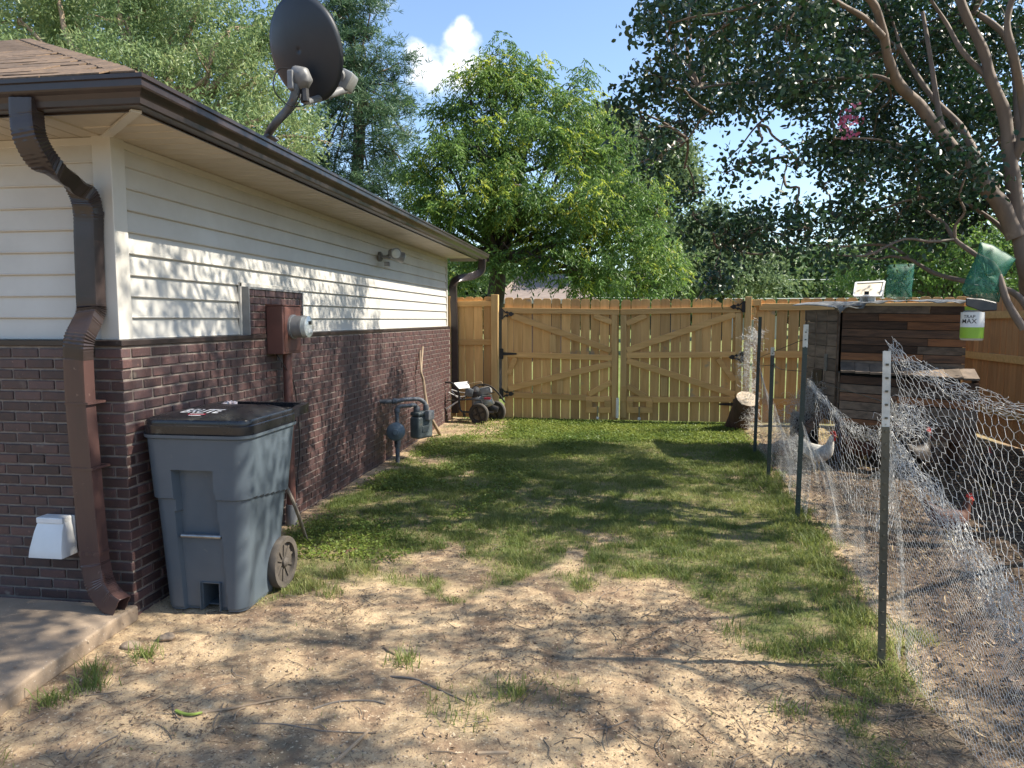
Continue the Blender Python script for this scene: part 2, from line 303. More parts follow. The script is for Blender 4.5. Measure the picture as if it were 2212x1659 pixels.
def see_mat(name, col, a, rough=.5):
    m = newmat(name); t = m.node_tree; L = t.links.new; p = t.nodes.new('ShaderNodeBsdfPrincipled'); p.inputs['Base Color'].default_value = (*col, 1); p.inputs['Roughness'].default_value = rough
    geo = t.nodes.new('ShaderNodeNewGeometry'); nz = t.nodes.new('ShaderNodeTexNoise'); nz.inputs['Scale'].default_value = 9; L(geo.outputs['Position'], nz.inputs[0])
    mr = t.nodes.new('ShaderNodeMapRange'); L(nz.outputs[0], mr.inputs[0]); mr.inputs[3].default_value = a - .12; mr.inputs[4].default_value = a + .12; L(mr.outputs[0], p.inputs['Alpha'])
    o = t.nodes.new('ShaderNodeOutputMaterial'); L(p.outputs[0], o.inputs[0]); return m
M['netting'] = see_mat('green_gauze', (.015, .15, .09), .62)
M['netting2'] = see_mat('green_gauze_thin', (.03, .19, .13), .42)
M['clearplastic'] = see_mat('clear_jar', (.75, .78, .72), .38, .08)

# ------------------------------------------------------------------ value noise
_lat = RN.rand(8, 256, 256)
def vn(x, y, s=1., k=0):
    x = np.asarray(x, float) * s + 57.3 * k; y = np.asarray(y, float) * s + 31.7 * k; xi = np.floor(x).astype(int); yi = np.floor(y).astype(int); fx = x - xi; fy = y - yi
    fx = fx * fx * (3 - 2 * fx); fy = fy * fy * (3 - 2 * fy); L = _lat[k % 8]; g = lambda i, j: L[(xi + i) % 256, (yi + j) % 256]
    return (g(0, 0) * (1 - fx) + g(1, 0) * fx) * (1 - fy) + (g(0, 1) * (1 - fx) + g(1, 1) * fx) * fy
def fb(x, y, s, k=0, o=4): return sum(vn(x, y, s * 2 ** i, k + i) * .5 ** i for i in range(o)) / sum(.5 ** i for i in range(o))
def sstep(a, b, v): t = np.clip((v - a) / (b - a), 0, 1); return t * t * (3 - 2 * t)
def grassmask(x, y):
    n = fb(x, y, 1.15, 1, 3) * .6 + fb(x, y, 3.4, 3, 3) * .4; w1 = (fb(x, y, 1.6, 2, 3) - .5) * 1.1; w2 = (fb(x, y, 2.3, 5, 3) - .5) * .5
    edge = 4.1 - 1.05 * sstep(.2, 1.1, x + w1 * .5) + .75 * np.exp(-((x + .35 + w1 * .3) / .6) ** 2)   # lawn comes nearer on the wire side
    m = sstep(.30, .60, sstep(-1.0, 1.4, y - edge) * .70 + (n - .40) * 2.0)
    m = m * sstep(-2.52, -2.22, x + w2 * .6) * (1 - sstep(1.22, 1.5, x - .07 * (y - 3.3) + w2 * .5))
    m = np.maximum(m, .85 * sstep(9.3, 9.9, y + w1 * .3) * sstep(-1.8, -1.3, x + w2) * (1 - sstep(1.55, 1.9, x + w2)))
    m = m * (1 - .85 * sstep(9.0, 9.6, y + w2) * (1 - sstep(-1.7, -1.3, x + w2)) * (y < 11.2))
    m = np.maximum(m, .5 * sstep(9.5, 10.3, y + w2) * sstep(1.6, 2.0, x) * (y < 11.3))
    m = m * (1 - .80 * (1 - sstep(2.9, 3.5, y + w2)) * (1 - sstep(.5, .9, x)))
    m = np.where((x > 5.1) | (y > 11.3), np.maximum(m, .85), m); return np.where((x < -3) & (y < 2.5), .5 * n, m)
def gheight(x, y):
    near = np.clip(1 - np.maximum(np.abs(y - 5) - 8, 0) / 10, 0, 1)
    h = (fb(x, y, .55, 0, 2) - .5) * .05 + (fb(x, y, 2.6, 2, 3) - .5) * .030 + (fb(x, y, 13, 4, 3) - .5) * .020 * (1 - .5 * grassmask(x, y))
    return h * near - .004

# ------------------------------------------------------------------ ground
xs = np.unique(np.concatenate([-np.geomspace(3.2, 420, 40), np.arange(-3.2, 5.4, .030), np.geomspace(5.4, 420, 40)]))
ys = np.unique(np.concatenate([-np.geomspace(.8, 300, 30) + 1.2, np.arange(1.2, 11.6, .030), np.geomspace(11.6, 800, 50)]))
XX, YY = np.meshgrid(xs, ys); ZZ = gheight(XX, YY)
nx, ny = len(xs), len(ys); idx = np.arange(nx * ny).reshape(ny, nx)
Fq = np.stack([idx[:-1, :-1], idx[:-1, 1:], idx[1:, 1:], idx[1:, :-1]], -1).reshape(-1, 4)
GM = newmat('soil_and_turf'); t = GM.node_tree; L = t.links.new
def gn(ty, **k):
    x = t.nodes.new(ty)
    for a_, b_ in k.items(): setattr(x, a_, b_)
    return x
geo = gn('ShaderNodeNewGeometry'); at = gn('ShaderNodeAttribute', attribute_name='turf'); at2 = gn('ShaderNodeAttribute', attribute_name='run')
def gnoise(s, d=5, r=.6):
    z = gn('ShaderNodeTexNoise'); z.inputs['Scale'].default_value = s; z.inputs['Detail'].default_value = d; z.inputs['Roughness'].default_value = r; L(geo.outputs['Position'], z.inputs[0]); return z.outputs[0]
def gmap(v, a_, b_, c_=0, d_=1):
    z = gn('ShaderNodeMapRange'); L(v, z.inputs[0]); z.inputs[1].default_value = a_; z.inputs[2].default_value = b_; z.inputs[3].default_value = c_; z.inputs[4].default_value = d_; return z.outputs[0]
def gmix(f, a_, b_):
    z = gn('ShaderNodeMix', data_type='RGBA')
    if isinstance(f, float): z.inputs[0].default_value = f
    else: L(f, z.inputs[0])
    for i, c in ((6, a_), (7, b_)):
        if isinstance(c, tuple): z.inputs[i].default_value = (*c, 1)
        else: L(c, z.inputs[i])
    return z.outputs[2]
soil = gmix(gmap(gnoise(1.3, 6, .65), .38, .62), (.53, .395, .24), (.41, .30, .18))
soil = gmix(gmap(gnoise(2.3, 9, .72), .47, .60), soil, (.255, .175, .112))
soil = gmix(gmap(gnoise(1.1, 8, .72), .53, .62), soil, (.175, .14, .095))
soil = gmix(gmap(gnoise(9, 8, .75), .50, .66), soil, (.17, .115, .076))
soil = gmix(gmap(gnoise(95, 4), .56, .66), soil, (.15, .105, .075))
soil = gmix(gmap(gnoise(60, 3), .60, .68), soil, (.56, .45, .31))
run = gmix(gmap(gnoise(12, 6, .7), .4, .62), (.125, .088, .060), (.055, .040, .030)); run = gmix(gmap(gnoise(70, 3), .63, .68), run, (.26, .20, .13))
soil = gmix(at2.outputs['Fac'], soil, run)
turf = gmix(gmap(gnoise(5, 7, .7), .42, .6), (.12, .135, .05), (.25, .20, .11)); far = gmix(gmap(gnoise(.5, 5), .4, .6), (.12, .165, .04), (.17, .20, .065))
ln = gn('ShaderNodeSeparateXYZ'); L(geo.outputs['Position'], ln.inputs[0]); turf = gmix(gmap(ln.outputs['Y'], 11.2, 13), turf, far)
gc = gmix(at.outputs['Fac'], soil, turf)
pb = gn('ShaderNodeBsdfPrincipled'); L(gc, pb.inputs['Base Color']); pb.inputs['Roughness'].default_value = .95; pb.inputs['Specular IOR Level'].default_value = .15
hgt = gn('ShaderNodeMath', operation='ADD'); L(gmap(gnoise(38, 7, .7), 0, 1), hgt.inputs[0]); L(gmap(gnoise(150, 4), 0, 1, 0, .35), hgt.inputs[1])
bp = gn('ShaderNodeBump'); bp.inputs['Distance'].default_value = .009; bp.inputs['Strength'].default_value = .9; L(hgt.outputs[0], bp.inputs['Height']); L(bp.outputs[0], pb.inputs['Normal'])
oo = gn('ShaderNodeOutputMaterial'); L(pb.outputs[0], oo.inputs[0])
gme = npmesh('ground', np.stack([XX.ravel(), YY.ravel(), ZZ.ravel()], 1), Fq, GM, True)
ga = gme.attributes.new('turf', 'FLOAT', 'POINT'); ga.data.foreach_set('value', grassmask(XX, YY).ravel().astype(np.float32))
rm = (sstep(1.45, 1.75, XX - .07 * (YY - 3.3)) * (YY < 9.6) * (XX < 4.95) * (YY > 1)); ga = gme.attributes.new('run', 'FLOAT', 'POINT'); ga.data.foreach_set('value', rm.ravel().astype(np.float32))
tag(link(bpy.data.objects.new('ground', gme)), kind='structure')

# ------------------------------------------------------------------ vectorised leaf and wire meshes
def leaves(name, base, d, side, Ln, Wd, mt, parent, fold=.25, kind=None, curl=.0, oval=False):
    n = len(base); d = d / np.linalg.norm(d, axis=1, keepdims=True); side = side - d * (side * d).sum(1, keepdims=True); side /= np.linalg.norm(side, axis=1, keepdims=True) + 1e-9
    nr = np.cross(d, side); Ln = np.broadcast_to(Ln, (n,))[:, None]; Wd = np.broadcast_to(Wd, (n,))[:, None]
    if oval:
        V = np.stack([base] + [base + d * Ln * a_ + side * Wd * b_ + nr * Wd * abs(b_) * fold * 2 for a_, b_ in ((.28, .42), (.68, .40))] + [base + d * Ln] + [base + d * Ln * a_ + side * Wd * b_ + nr * Wd * abs(b_) * fold * 2 for a_, b_ in ((.68, -.40), (.28, -.42))], 1).reshape(-1, 3)
        i = np.arange(n)[:, None] * 6; F = np.concatenate([i + np.array([[0, 1, 2, 3]]), i + np.array([[0, 3, 4, 5]])], 0); return npobj(name, V, F, mt, parent, True)
    V = np.stack([base, base + d * Ln * .5 + side * Wd * .5 + nr * Wd * fold, base + d * Ln + nr * (-curl) * Ln, base + d * Ln * .5 - side * Wd * .5 + nr * Wd * fold], 1).reshape(-1, 3)
    i = np.arange(n)[:, None] * 4; F = np.concatenate([i + np.array([[0, 1, 2]]), i + np.array([[0, 2, 3]])], 0)
    o = npobj(name, V, F, mt, parent, True)
    if kind: o['kind'] = kind
    return o
def rdir(n): v = RN.normal(size=(n, 3)); return v / np.linalg.norm(v, axis=1, keepdims=True)
def wires(name, P0, P1, r, mt, parent, kind=None):
    P0 = np.asarray(P0, float); P1 = np.asarray(P1, float); d = P1 - P0; l = np.linalg.norm(d, axis=1, keepdims=True); ok = l[:, 0] > 1e-6; P0, P1, d = P0[ok], P1[ok], d[ok] / l[ok]
    ref = np.where(np.abs(d[:, 2:3]) > .9, np.array([[1., 0, 0]]), np.array([[0, 0, 1.]])); u = np.cross(d, ref); u /= np.linalg.norm(u, axis=1, keepdims=True); w = np.cross(d, u)
    ring = [(u * math.cos(a) + w * math.sin(a)) * r for a in (0, 2.0944, 4.18879)]
    V = np.stack([P0 + q for q in ring] + [P1 + q for q in ring], 1).reshape(-1, 3); i = np.arange(len(P0))[:, None] * 6
    F = np.concatenate([i + np.array([[a, (a + 1) % 3, (a + 1) % 3 + 3, a + 3]]) for a in range(3)], 0)
    o = npobj(name, V, F, mt, parent, True)
    if kind: o['kind'] = kind
    return o

# ================================================================== HOUSE
XW, YF = -2.545, 3.40                     # brick faces: long wall X, short front wall Y
XS, YS = XW - .075, YF + .075             # siding planes
ZB, ZT = 1.49, 2.55                       # top of brick, underside of soffit
YE = 11.02                                # far end of the long wall
house = root('brick_house', (XW, YF, 0), 'low brick and cream siding house with brown gutters and hip roof', 'house')
b = MB(); b.bb(-10, XS - .02, YS + .02, YE - .02, -.05, ZT + .02); b.build('wall_core', M['mortar'], house)
BH, BL = .0577, .1640
b = MB(); b.bb(XW - .09, XW - .009, YF + .009, YE, -.06, ZB - .03); b.bb(-10, XW - .0095, YF + .009, YF + .09, -.06, ZB - .03)
wall = b.build('brick_wall', M['mortar'], house)
bk = MB(); bk.box((0, 0, 0), (.074, BL - .011, BH - .012)); bko = bk.build('brick', M['brick'], None, bevel=.003); bmesh_ = bko.data
hm = MB(); hm.box((0, 0, 0), (.074, .072, BH - .012)); hmo = hm.build('brick', M['brick'], None, bevel=.003); hmesh = hmo.data
for o in (bko, hmo): bpy.data.objects.remove(o)
bl = []
for k in range(26):
    z = .029 + k * BH - .05; off = (k % 2) * BL / 2
    n0 = int((YE - YF) / BL)
    for i in range(n0 + 1):
        y = YF + off + BL * (i + .5) - (0 if off else 0)
        if y + BL / 2 < YE + .02: bl.append((XW - .037, y, z, 'l'))
    if off: bl.append((XW - .037, YF + .0375, z, 'lh'))
    # front wall: running bond seen end on at the corner
    xo = XW - (.0 if off else .078)
    if not off: bl.append((XW - .037, YF + .037, z, 'c'))
    for i in range(14):
        x = xo - BL * (i + .5) if off else xo - BL * (i + .5) + .0
        if off and i == 0: pass
        bl.append((x, YF + .037, z, 'f'))
bl = [q for q in bl if not (q[3] == 'lh') and not (q[3] == 'c')]
# corner stones of alternate courses belong to one wall only
bl = [q for q in bl if not (q[3] == 'l' and abs((q[2] + .05 - .029) / BH % 2 - 1) < .1 and q[1] < YF + BL * .9)]
for k in range(26):
    z = .029 + k * BH - .05
    if k % 2: bl.append((XW - .037, YF + .077 + BL / 2, z, 'l'))
    else: bl.append((XW - .037, YF + .0375, z, 'h0'))
def camdist(q): return math.hypot(q[0], q[1]) + (0 if q[3] != 'f' or q[0] > -4.3 else 50)
# keep only one brick per spot
seen = {}; out = []
for q in sorted(bl, key=camdist):
    key = (round(q[2], 3)); c = (q[0], q[1]); bad = False
    for (a_, b_, h_) in seen.get(key, []):
        if q[3] in 'l' and h_ in 'l' and abs(b_ - q[1]) < BL * .8: bad = True
        if q[3] == 'f' and h_ == 'f' and abs(a_ - q[0]) < BL * .8: bad = True
    if bad: continue
    seen.setdefault(key, []).append((q[0], q[1], q[3])); out.append(q)
bl = out
rest = MB()
for i, q in enumerate(bl):
    j = RN.normal(size=4); x, y, z = q[:3]
    if q[3] == 'f': rot = (0, 0, R(90) + j[0] * .004); me = bmesh_; loc = (x, y + abs(j[1]) * .0012, z + j[2] * .0009)
    elif q[3] == 'h0': rot = (0, 0, j[0] * .004); me = hmesh; loc = (x, y, z)
    else: rot = (0, 0, j[0] * .004); me = bmesh_; loc = (x - abs(j[1]) * .0015, y, z + j[2] * .0009)
    if i < 296: place('brick', me, loc, wall, rot)
    else: rest.box(loc, (.074, BL - .011, BH - .012), Matrix.Rotation(rot[2], 3, 'Z'))
tag(rest.build('brick_courses', M['brick'], wall), kind='stuff')
# sill strip on top of the brick
b = MB(); b.bb(XS - .01, XW + .004, YF - .004, YE, ZB - .03, ZB); b.bb(-10, XW + .0035, YF - .0042, YS + .01, ZB - .0302, ZB - .0002); b.build('ledge_flashing', M['brown'], house, bevel=.003)
# raised brick panel round the meter
pan = MB(); pan.bb(XS - .03, XW - .010, 4.735, 5.60, ZB - .0005, 1.815); pp = pan.build('meter_panel_wall', M['mortar'], house)
for k in range(6):
    z = ZB + .026 + k * BH * .945
    ys_ = [4.735 + BL / 2 + (k % 2) * BL / 2 + BL * i for i in range(-1, 6)]
    for y in ys_:
        a_, c_ = max(y - BL / 2 + .005, 4.737), min(y + BL / 2 - .005, 5.598)
        if c_ - a_ < .03: continue
        o = place('brick', bmesh_, (XW - .037 + RN.normal() * .0008, (a_ + c_) / 2, z), pp, None, (1, (c_ - a_) / (BL - .011), .97))
b = MB(); b.bb(XS - .03, XW + .006, 4.722, 4.7345, ZB, 1.83); b.bb(XS - .03, XW + .0062, 4.7222, 5.612, 1.8155, 1.8305); b.bb(XS - .03, XW + .006, 5.6005, 5.612, ZB, 1.815)
b.build('panel_flashing', M['meter_grey'], house)
b = MB(); b.bb(XS + .012, XS + .03, 4.70, 4.7215, ZB, 1.86); b.bb(XS + .012, XS + .03, 4.7, 5.63, 1.8306, 1.86); b.build('channel_trim', M['trim'], house, bevel=.002)
# lap siding
def lap(y0, y1, z, h=.1155):
    m_ = MB(); prof = [(-.012, -.004), (.020, .0), (.022, .004), (.019, .010), (.004, h), (-.012, h)]
    m_.prism([(XS + a_, y0, z + c_) for a_, c_ in prof], (0, y1 - y0, 0)); return m_
LZ = [ZB + .002 + i * .1158 for i in range(9)]
for i, z in enumerate(LZ):
    h = .1155 if i < 8 else ZT - z - .005
    if z < 1.83:
        lap(YS + .06, 4.7, z, h).build('siding_board', M['siding'], house); lap(5.631, YE - .02, z, h).build('siding_board', M['siding'], house)
    else: lap(YS + .06, YE - .02, z, h).build('siding_board', M['siding'], house)
    m_ = MB(); prof = [(.012, -.004), (-.020, 0), (-.022, .004), (-.019, .010), (-.004, h), (.012, h)]
    m_.prism([(XS - .06, YS + a_, z + c_) for a_, c_ in prof], (-7, 0, 0)); m_.build('siding_board', M['siding'], house)
b = MB(); b.prism([(XS - .075, YS + .0, 0), (XS - .075, YS - .034, 0), (XS + .034, YS - .034, 0), (XS + .034, YS + .075, 0), (XS, YS + .075, 0), (XS, YS, 0)], (0, 0, ZT - ZB - .0))
for i in range(len(b.v)): b.v[i] = (b.v[i][0], b.v[i][1], b.v[i][2] + ZB + .001)
b.build('corner_trim', M['trim'], house, bevel=.003)
b = MB(); b.bb(XS - .02, XS + .03, YE - .02, YE + .03, ZB, ZT); b.build('end_trim', M['trim'], house, bevel=.003)
b = MB(); b.bb(XS, XS + .022, YS + .076, YE, ZT - .045, ZT - .004); b.bb(-10, XS - .076, YS - .022, YS, ZT - .0452, ZT - .004); b.build('frieze_trim', M['trim'], house, bevel=.003)
# soffit: planks crossing the overhang, mitre strip at the corner
XG, YG0 = -2.163, 3.062; YE2 = 11.36
sp = MB(); prof = [(-.0575, .010), (-.0575, .004), (-.053, -.003), (.053, -.003), (.0575, .004), (.0575, .010)]
for j in range(int((YE2 - YS - .2) / .12)):
    y = YS - .12 + j * .12; x0 = XS; 
    x1 = XG
    m_ = MB(); m_.prism([(x0, y + a_, ZT + c_) for a_, c_ in prof], (x1 - x0, 0, 0)); m_.build('soffit_plank', M['soffit'], house)
for j in range(60):
    x = XS - .10 - j * .12 + .02
    m_ = MB(); m_.prism([(x + a_, YG0, ZT + c_) for a_, c_ in prof], (0, YS - YG0, 0)); m_.build('soffit_plank', M['soffit'], house)
m_ = MB(); m_.prism([(XS - .05, YS, ZT + .004), (XS, YS, ZT + .004), (XG, YS, ZT + .004), (XG, YG0, ZT + .004), (XG - .4, YG0, ZT + .004), (XS - .05, YG0, ZT + .004)], (0, 0, .01)); m_.build('soffit_corner_panel', M['soffit'], house)
m_ = MB(); m_.beam((XS, YS - .02, ZT - .006), (XG + .005, YG0 - .005, ZT - .006), .045, .012, (0, 0, 1)); m_.build('soffit_mitre_strip', M['trim'], house)
b = MB(); b.bb(XG - .012, XG + .0, YG0, YE2 + .2, ZT - .006, ZT + .15); b.bb(-10, XG, YG0 - .0, YG0 + .012, ZT - .0062, ZT + .15); b.build('fascia', M['brown'], house)
b = MB(); b.bb(XS, XG - .012, YE2 - .012, YE2, ZT - .02, ZT + .14); b.build('end_fascia', M['trim'], house)
# gutters (K profile), mitred at the corner
GP = [(0, 0), (.062, 0), (.070, .006), (.074, .030), (.088, .050), (.104, .062), (.108, .070), (.108, .098), (.118, .102), (.118, .120), (.104, .122), (.104, .112), (.100, .072), (.084, .060), (.066, .036), (.058, .010), (.006, .010), (.006, .122), (0, .122)]
def gut(p0, p1, out_, m0, m1, name):
    p0 = Vector(p0); p1 = Vector(p1); d = (p1 - p0).normalized(); o_ = Vector(out_); V = []
    for p, mm, sg in ((p0, m0, -1), (p1, m1, 1)): V += [p + o_ * a_ + Vector((0, 0, c_)) + d * (sg * mm * a_) for a_, c_ in GP]
    n = len(GP); m_ = MB(); m_.add(V, [(i, (i + 1) % n, n + (i + 1) % n, n + i) for i in range(n)] + [tuple(range(n)), tuple(range(2 * n - 1, n - 1, -1))]); return m_.build(name, M['brown'], house)
gut((XG + .001, YG0 - .001, ZT + .002), (XG + .001, 11.78, ZT + .004), (1, 0, 0), 1, 0, 'long_gutter')
gut((-10, YG0 - .001, ZT + .002), (XG + .001, YG0 - .001, ZT + .002), (0, -1, 0), 0, 1, 'front_gutter')
b = MB(); b.bb(XG - .02, XG + .11, YG0 + 8.715, YG0 + 8.72, ZT + .004, ZT + .12); b.build('gutter_end_cap', M['brown'], house)
# hip roof
PT = .46; x0, y0, z0 = XG + .055, YG0 - .055, ZT + .135; x9 = -16.; y9 = 11.85
hh = (y9 - y0) / 2; rz = z0 + hh * PT; A_ = (x0, y0, z0); B_ = (x0, y9, z0); Rr = (x0 - hh, (y0 + y9) / 2, rz); Rl = (x9, (y0 + y9) / 2, rz)
m_ = MB(); m_.add([A_, B_, Rr, Rl, (x9, y0, z0), (x9, y9, z0)], [(0, 1, 2), (0, 2, 3, 4), (1, 5, 3, 2)])
m_.add([(p[0], p[1], p[2] - .02) for p in (A_, B_, Rr, Rl, (x9, y0, z0), (x9, y9, z0))], [(0, 2, 1), (0, 4, 3, 2), (1, 2, 3, 5)]); rf = m_.build('roof', M['shingle'], house)
tab = MB(); tab.prism([(-.15, -.0, 0), (.15, -.0, 0), (.15, .0, .007), (-.15, .0, .007)], (0, .19, .0875 - .0)); 
tabo = tab.build('shingle', M['shingle'], None); tme = tabo.data; bpy.data.objects.remove(tabo)
cnt = 0; joined = MB()
for r_ in range(34):
    yy = y0 - .01 + r_ * .125; zz = z0 + (yy - y0) * PT + .006
    for i in range(26):
        x = x0 - (yy - y0) - .34 - i * .302 - (r_ % 2) * .12 + RN.normal() * .004
        if x < -9.5: continue
        if r_ < 16 and i < 18 and cnt < 290: place('shingle', tme, (x, yy, zz + .003 + abs(RN.normal()) * .003), rf, (RN.normal() * .01, 0, RN.normal() * .01)); cnt += 1
        else: joined.prism([(x - .148, yy, zz), (x + .148, yy, zz), (x + .148, yy, zz + .008), (x - .148, yy, zz + .008)], (0, .19, .19 * PT))
tag(joined.build('shingle_courses', M['shingle'], rf), kind='stuff')
for k in range(30):
    q = .04 + k * .135; p = Vector((x0 - q, y0 + q, z0 + q * PT + .016)); e = Vector((-.19, .19, .19 * PT + .008)); m_ = MB()
    fl_ = Vector((-.125, -.0, 0)); fr_ = Vector((0, .125, 0))   # one flap lies on each slope
    V = [p, p + e, p + e + fl_, p + fl_, p + e + fr_, p + fr_]; V += [v - Vector((0, 0, .008)) for v in V]
    m_.add(V, [(0, 1, 2, 3), (0, 5, 4, 1), (0, 3, 9, 6), (0, 6, 11, 5), (3, 2, 8, 9), (5, 11, 10, 4), (1, 7, 8, 2), (1, 4, 10, 7)]); m_.build('hip_shingle', M['shingle'], rf)
# downspouts
RP = [(-.0575, -.036), (-.0575, .036), (-.04, .040), (-.02, .036), (0, .040), (.02, .036), (.04, .040), (.0575, .036), (.0575, -.036), (.04, -.040), (.02, -.036), (0, -.040), (-.02, -.036), (-.04, -.040)]
def spoutpath(segs):
    """segs: list of control points; returns dense path with rounded bends and rib scales on the bends"""
    pts = curve(segs, 14); sc_ = []
    for i in range(len(pts)):
        a_ = (pts[min(i + 2, len(pts) - 1)] - pts[max(i - 2, 0)]).normalized(); k = 0
        if 3 < i < len(pts) - 4: k = (pts[i + 3] - pts[i]).normalized().angle((pts[i] - pts[i - 3]).normalized())
        sc_.append(1 + (.055 if (i % 2) else -.03) * min(k / .16, 1))
    return pts, sc_
def V3(xy, Y): return AY(xy[0], xy[1], Y)
up_ = [V3((57, 215), 3.0), V3((58, 250), 3.0), V3((66, 300), 3.0), V3((96, 350), 3.06), V3((140, 382), 3.2), V3((176, 412), 3.34), V3((190, 455), 3.39), V3((192, 520), 3.395), V3((196, 640), 3.395), V3((197, 672), 3.39), V3((186, 700), 3.34), V3((171, 735), 3.29), V3((169, 775), 3.29)]
pts, sc_ = spoutpath(up_); ds = MB().sweep(pts, RP, (0, 1, 0), sc_).build('downspout', M['brown'], house, True, auto=30)
lo_ = [V3((169, 772), 3.292), V3((175, 880), 3.30), V3((190, 1050), 3.30), V3((203, 1190), 3.30), V3((208, 1225), 3.30), V3((217, 1262), 3.29), V3((237, 1293), 3.275), V3((262, 1312), 3.262)]
pts, sc_ = spoutpath(lo_); ds2 = MB().sweep(pts, RP, (0, 1, 0), sc_, cap=False).build('downspout', M['brown_spout'], house, True, auto=30)
so = ds2.modifiers.new('thick', 'SOLIDIFY'); so.thickness = .002
for y_ in (1188, 455): 
    p = V3((203 if y_ > 500 else 191, y_), 3.30 if y_ > 500 else 3.395); MB().sweep([p, p + Vector((-.0005, 0, -.02))], RP, (0, 1, 0), [1.05, 1.05]).build('spout_collar', M['brown_spout'] if y_ > 500 else M['brown'], ds2 if y_ > 500 else ds)
for y_ in (870, 1010): 
    p = V3((177 if y_ < 900 else 187, y_), 3.30); MB().bb(p.x - .066, p.x + .066, p.y - .042, p.y + .09, p.z - .006, p.z + .006).build('spout_strap', M['brown_spout'], ds2)
fx = YE2 + .1
fp = [(XG + .05, fx, ZT + .02), (XG + .05, fx, ZT - .06), (XG + .03, fx + .0, ZT - .17), (XG - .09, fx - .05, ZT - .25), (XG - .28, fx - .2, ZT - .30), (XW + .03, fx - .32, ZT - .40), (XW + .03, fx - .34, ZT - .6), (XW + .045, fx - .34, 1.45), (XW + .045, fx - .34, .5), (XW + .045, fx - .34, .1)]
pts, sc_ = spoutpath(fp); MB().sweep(pts, RP, (0, 1, 0), sc_).build('downspout', M['brown'], house, True, auto=30)

# patio slab
m_ = MB(); m_.prism([(-2.50, YF - .03, 0), (-2.50, YF - .2, 0), (-2.455, 2.6, 0), (-2.40, 2.2, 0), (-2.38, .5, 0), (-9, .5, 0), (-9, YF - .03, 0)], (0, 0, .085)); m_.v = [(x, y, z - .01) for x, y, z in m_.v]
tag(m_.build('patio_slab', M['concrete'], bevel=.012, seg=3), kind='structure')

# dryer vent
v0 = AY(*c2(400, 1025), YF); vent = root('dryer_vent', (v0.x, YF, v0.z), 'white plastic dryer vent hood on the brick wall beside the downspout', 'vent')
cx, cz = v0.x + .015, .445
b = MB(); b.bb(cx - .085, cx + .085, YF - .012, YF, cz - .1, cz + .1); b.build('wall_plate', M['white'], vent, bevel=.003)
b = MB(); pr_ = [(-.012, .095), (-.05, .098), (-.075, .085), (-.10, .03), (-.125, -.06), (-.13, -.105), (-.012, -.105)]
b.prism([(cx - .085, YF + a_, cz + c_) for a_, c_ in pr_], (.17, 0, 0)); 
b.v = [((x - cx) * (.88 + .30 * min(max((cz + .1 - z) / .2, 0), 1)) + cx, y, z) for x, y, z in b.v]; b.build('hood', M['white'], vent, True, bevel=.006, seg=2)
b = MB(); b.bb(cx - .078, cx + .078, YF - .088, YF - .012, cz + .072, cz + .104); b.build('hood_cap', M['white'], vent, bevel=.006, seg=2)

# floodlight
p0 = Vector((XS + .02, 7.76, 2.30)); fl = root('floodlight', p0, 'grey twin motion floodlight mounted high on the cream siding', 'floodlight')
b = MB(); b.lathe([(.055, 0), (.055, .02), (.045, .03)], p0, (1, 0, 0), 16); b.build('back_plate', M['dish_light'], fl, True)
for nm, q, dr in (('lamp_head', (.17, .02, .035), (.62, -.75, -.12)), ('lamp_head', (.15, .26, .02), (.75, .55, -.25))):
    d = Vector(dr).normalized(); c = p0 + Vector(q); h = MB(); h.lathe([(.03, -.085), (.05, -.07), (.056, 0), (.064, .03), (.064, .05), (.056, .052)], c, d, 18); h = h.build(nm, M['meter_grey'], fl, True)
    MB().lathe([(.052, 0), (.045, .008), (.0, .012)], c + d * .053, d, 18).build('lens', M['meter_face'], h, True)
    MB().tube([p0 + Vector((.02, 0, 0)), p0 + Vector((.08, q[1] * .5, .0)), c - d * .08], .014, 8).build('lamp_arm', M['dish_light'], fl, True)
MB().box(p0 + Vector((.09, -.0, -.085)), (.06, .075, .05), Matrix.Rotation(.2, 3, 'Z')).build('motion_sensor', M['meter_grey'], fl, bevel=.008, seg=2)

# electric meter
em = root('electric_meter', (XW, 5.13, 1.34), 'brown electric meter box with round glass meter on the raised brick panel', 'meter')
b = MB(); b.bb(XW + .002, XW + .13, 4.975, 5.285, 1.342, 1.70); b.build('meter_box', M['meter_brown'], em, bevel=.004)
b = MB(); b.bb(XW, XW + .138, 4.97, 5.29, 1.7005, 1.709); b.bb(XW + .131, XW + .135, 5.0, 5.26, 1.36, 1.69); b.build('cover_lip', M['meter_brown'], em, bevel=.002)
mc = (XW + .13, 5.13, 1.545)
b = MB(); b.lathe([(.092, 0), (.092, .02), (.083, .022), (.083, .085), (.086, .087), (.086, .10)], mc, (1, 0, 0), 32); mb_ = b.build('meter_ring', M['meter_grey'], em, True)
b = MB(); b.lathe([(.080, .1), (.082, .135), (.070, .142), (.0, .144)], mc, (1, 0, 0), 32); mf = b.build('meter_glass', M['meter_face'], em, True)
MB().box((mc[0] + .145, mc[1] + .0, mc[2] + .03), (.003, .05, .025)).build('display', M['ink'], mf); MB().box((mc[0] + .145, mc[1], mc[2] - .03), (.003, .07, .03)).build('rating_plate', M['label_white'], mf)
b = MB(); b.tube([(XW + .075, 5.15, 1.345), (XW + .075, 5.15, .9), (XW + .07, 5.16, .12)], .034, 16); b.build('conduit', M['meter_brown'], em, True)
b = MB(); b.tube([(XW + .07, 5.16, .16), (XW + .07, 5.16, -.03)], .042, 16); b.build('conduit_sleeve', M['dish_light'], em, True)
